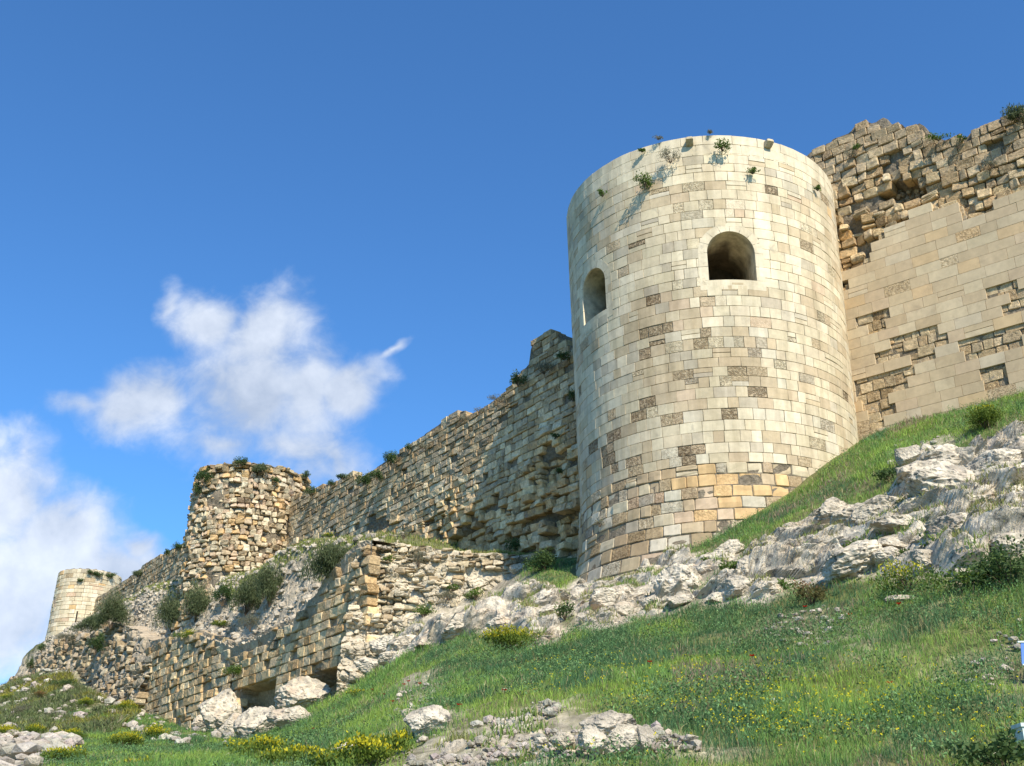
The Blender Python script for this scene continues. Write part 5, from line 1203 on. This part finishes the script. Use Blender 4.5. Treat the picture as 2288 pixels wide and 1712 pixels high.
def build_grass():
    x, y = sample(700000, -.56, .70, 10.2, 62, .9, 1)
    b = bare(x, y); r = np.random.default_rng(3); P = np.stack([x, y, x*0], -1)
    dn = fbm(P*.8, 3, 60); k = (r.random(len(x)) > b*1.15-.06) & ~BEH(x, y) & (r.random(len(x)) < .82+.5*dn); k &= ~((b > .5) & (r.random(len(x)) < .8))
    x, y, P = x[k], y[k], P[k]; n = len(x); z = gz(x, y)
    U, V = px(np.stack([x, y, z], -1)); vis = (U > -60) & (U < 2800) & (V < 1760); x, y, z, P, U, V = x[vis], y[vis], z[vis], P[vis], U[vis], V[vis]; n = len(x)
    r = np.random.default_rng(4)
    tall = fbm(P*.45, 3, 62); n1 = fbm(P*.7, 4, 63); n2 = fbm(P*2.4, 2, 64)
    h = (.11+.12*np.clip(tall+.3, 0, 1)+.13*np.clip(n2, 0, 1))*r.uniform(.55, 1.35, n)*(1+.3*sst(0, 8, x))
    w = .0085*(y/15)**.85*r.uniform(.7, 1.4, n)
    bright = lin(.25, .37, .07); mid = lin(.155, .285, .07); dark = lin(.085, .18, .075); dry = lin(.42, .37, .20); purple = lin(.30, .23, .17)
    t = sst(-.25, .3, n1+.15*r.normal(size=n))[:, None]; c = mid*(1-t)+bright*t
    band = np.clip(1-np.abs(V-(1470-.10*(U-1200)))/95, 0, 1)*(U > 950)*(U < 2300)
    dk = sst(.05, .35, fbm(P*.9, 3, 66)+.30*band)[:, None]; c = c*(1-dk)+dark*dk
    dr = (r.random(n) < .04+.13*sst(.1, .4, fbm(P*.6, 3, 67)))[:, None]; c = np.where(dr, dry*r.uniform(.6, 1.1, (n, 1)), c)
    pu = (r.random(n) < .5*sst(.12, .4, fbm(P*.55+9, 3, 68)))[:, None]*(U[:, None] > 1500); c = np.where(pu, purple, c)
    c = c*r.uniform(.7, 1.3, (n, 1))
    print('GRASS', n)
    for j, (fc, ar, mt) in enumerate(TUFT):
        if len(fc) < 10: continue
        rr = np.random.default_rng(600+j); m = int(min(30000, ar.sum()*(260 if mt == 'rock' else 120))); q = rr.choice(len(fc), m, p=ar/ar.sum()); Q = fc[q]+rr.normal(size=(m, 3))*[.03, .03, 0]
        cc = np.where(fbm(Q*1.1, 2, 91)[:, None] > 0, lin(.20, .29, .075), lin(.27, .29, .10))*rr.uniform(.6, 1.3, (m, 1)); cc = np.where(rr.random((m, 1)) < .15, lin(.40, .34, .19), cc)
        blades('crevice_grass', Q[:, 0], Q[:, 1], Q[:, 2], rr.uniform(.06, .22, m), .018*rr.uniform(.7, 1.4, m), cc, 650+j, lean=.8)
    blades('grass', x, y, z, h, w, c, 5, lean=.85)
    # broad-leaved weeds
    x, y = sample(80000, -.5, .62, 10.5, 60, 1.0, 11); b = bare(x, y); P = np.stack([x, y, x*0], -1); z = gz(x, y); U, V = px(np.stack([x, y, z], -1))
    band = np.clip(1-np.abs(V-(1450-.12*(U-1200)))/90, 0, 1)*(U > 950); r = np.random.default_rng(12)
    k = (fbm(P*.8, 3, 66)+.45*band > .12) & (b < .4) & ~BEH(x, y) & (U > -50) & (U < 2340) & (V < 1750) & (r.random(len(x)) < .85)
    x, y, z = x[k], y[k], z[k]; n = len(x); m = 9; C = np.stack([x, y, z+.05], -1); C = np.repeat(C, m, 0)+r.normal(size=(n*m, 3))*[.07, .07, .05]; C[:, 2] = np.maximum(C[:, 2], np.repeat(z, m)); C[:, 2] += r.uniform(0, .16, n*m)
    Vv, F = leaves(r, C, .046, .45, .42); c = lin(.11, .20, .075)*r.uniform(.6, 1.5, (n*m, 1))*np.repeat(1+.3*r.normal(size=(n, 1)), m, 0).clip(.5, 1.5)
    tag(mesh('weeds', Vv, F, M['leaf'], None, np.repeat(c, 4, 0).clip(.005, 1)), kind='stuff')
    # yellow flowers
    x, y = sample(60000, -.3, .56, 10.3, 26, 1, 21); z = gz(x, y); P = np.stack([x, y, x*0], -1); U, V = px(np.stack([x, y, z], -1)); r = np.random.default_rng(22); b = bare(x, y)
    dsn = np.clip(1.2-np.hypot((U-1820)/230, (V-1655)/80), 0, 1)+.5*np.clip(1.1-np.hypot((U-1700)/500, (V-1600)/120), 0, 1)+.10*(V > 1480)*(U > 1150)+.5*np.clip(1-np.hypot((U-2200)/160, (V-1680)/50), 0, 1)+.2*np.clip(1-np.hypot((U-1250)/160, (V-1540)/50), 0, 1)
    k = (b < .3) & (V < 1735) & (U < 2320) & (r.random(len(x)) < dsn*.17*(1+1.2*fbm(P*1.2, 2, 70))); x, y, z = x[k], y[k], z[k]; n = len(x)
    C = np.stack([x, y, z+r.uniform(.16, .34, n)], -1); m = 4; C = np.repeat(C, m, 0)+r.normal(size=(n*m, 3))*.008; Vv, F = leaves(r, C, .018, .2, .8)
    tag(mesh('yellow_flowers', Vv, F, M['leaf'], None, np.repeat(lin(.72, .62, .02)*r.uniform(.8, 1.15, (n*m, 1)), 4, 0)), kind='stuff')
    print('FLOWERS', n)
    # shelf and terrace grass, scrub on the glacis
    ss, w, TV, g = TERR; r = np.random.default_rng(31); jj, ii = np.nonzero((g > .35)[:-1, :-1] & (ss[:-1] > -.3)[None]); q = r.integers(0, len(jj), 45000); Pt = np.concatenate([TV[jj[q], ii[q]]+r.uniform(-.05, .05, (45000, 3))*[1, 1, 0], LEDGE[r.integers(0, len(LEDGE), 9000)]+r.uniform(-.04, .04, (9000, 3))*[1, 1, 0]]); k = (Pt[:, 1] < 80); Pt = Pt[k]; n = len(Pt)
    c = lin(.20, .25, .06)*r.uniform(.6, 1.4, (n, 1)); c = np.where(r.random((n, 1)) < .25, lin(.38, .34, .15), c)
    blades('terrace_grass', Pt[:, 0], Pt[:, 1], Pt[:, 2], r.uniform(.12, .32, n), .03*r.uniform(.7, 1.3, n), c, 32)
    x, y = sample(200000, -.50, -.27, 48, 92, 1, 41); P = np.stack([x, y, x*0], -1); k = polydist(x, y, RP['glacis']) > -2.5; k &= ~((x-LW.P0[0])*LW.n[0]+(y-LW.P0[1])*LW.n[1] < .9); k &= fbm(P*.45, 3, 72) > -.25; x, y = x[k], y[k]; P = P[k]; n = len(x); r = np.random.default_rng(42)
    cl = fbm(P*.5, 2, 73)[:, None]; c = np.where(cl > .1, lin(.24, .24, .05), lin(.15, .19, .075))*r.uniform(.6, 1.4, (n, 1)); c = np.where(r.random((n, 1)) < .15, lin(.25, .23, .14), c)
    blades('slope_scrub', x, y, gz(x, y), r.uniform(.12, .42, n)*(1+np.clip(fbm(P*.9, 2, 74), -.5, 1)), .05*r.uniform(.7, 1.5, n), c, 43, lean=.9)
build_grass()
# poppies
r_ = np.random.default_rng(90)
POP = [(903, 1530, 'left one of a tight pair above the small white stones'), (913, 1523, 'right one of a tight pair above the small white stones'), (938, 1530, 'just right of the tight pair above the small white stones'),
 (877, 1568, 'left of the small white stones above the large white boulder'), (832, 1548, 'in the grass left of the stones, towards the wall corner'), (1127, 1572, 'behind small stones in the middle of the lower grass'), (1026, 1597, 'right of the large white boulder'),
 (859, 1552, 'between the wall corner and the small white stones'), (1453, 1490, 'alone in the green grass below the tower foot'), (1449, 1397, 'high in the weeds just below the tower bedrock'), (1801, 1377, 'at the left of the scree patch under the right outcrop'),
 (1902, 1395, 'at the right of the scree patch under the right outcrop'), (2011, 1371, 'just below the flat grey slab'), (1682, 1484, 'below and left of the scree patch'), (1990, 1540, 'low in the right half of the grass'),
 (700, 1640, 'right one of two in the grass above the yellow spurge row'), (672, 1652, 'left one of two in the grass above the yellow spurge row'), (745, 1590, 'below the big leaning boulder')]
for j, (u, v, pl_) in enumerate(POP):
    P = hit(u, v+6); C = ray(u, v)*P[1]; C[2] = max(C[2], gz(C[0], C[1])+.12); h = C[2]-float(gz(C[0], C[1]))
    root = empty('poppy', (C[0], C[1], C[2]), 'small red poppy '+pl_, 'flower', 'red poppies in the grass')
    k = 5; V = []; F = []
    for q in range(k):
        a = q*6.283/k; d0 = np.array([math.cos(a), math.sin(a), .35]); s0 = np.array([-math.sin(a), math.cos(a), 0]); V += [[0, 0, 0], d0*.03+s0*.028, d0*.055+np.array([0, 0, .012]), d0*.03-s0*.028]; F.append([q*4, q*4+1, q*4+2, q*4+3])
    mesh('petals', V, F, M['leaf'], root, np.tile([.55, .02, .01, 0], (len(V), 1)))
    mesh('stem', [[-.004, 0, -h], [.004, 0, -h], [.004, 0, 0], [-.004, 0, 0]], [[0, 1, 2, 3]], M['stem'], root)

# sign at the right edge: only its left margin shows
def sign():
    Y = 14.5; C = ray(2310, 1460)*Y; root = empty('sign_board', tuple(C), 'blue sign board on a white post, cut off by the right edge', 'sign'); m = Y/FPX
    v, f = box(0, 0, 0, 56*m, .012, 46*m); v[:, 0] += v[:, 2]*.12; mesh('panel', v, f, M['blue'], root)
    v1, f1 = box(0, 0, 25*m, 64*m, .03, 3.5*m); v2, f2 = box(0, 0, -25*m, 60*m, .03, 3*m); v, f = boxes_join([(v1, f1), (v2, f2)]); mesh('frame', v, f, M['white'], root)
    v, f = box(.02, .05, -110*m, 9*m, 9*m, 180*m); mesh('post', v, f, M['white'], root)
sign()
def block():
    Y = 11.8; C = ray(2304, 1664)*Y; m = Y/FPX; z = float(gz(C[0], C[1])); root = empty('marker_post', (C[0], C[1], z), 'weathered white painted post at the lower right edge', 'post')
    hh = C[2]-z+34*m; v1, f1 = box(0, 0, hh/2, 46*m, 46*m, hh); mesh('post_body', v1, f1, M['white'], root)
    v2, f2 = box(0, 0, hh+4*m, 52*m, 52*m, 8*m); mesh('cap', v2, f2, M['white'], root)
block()
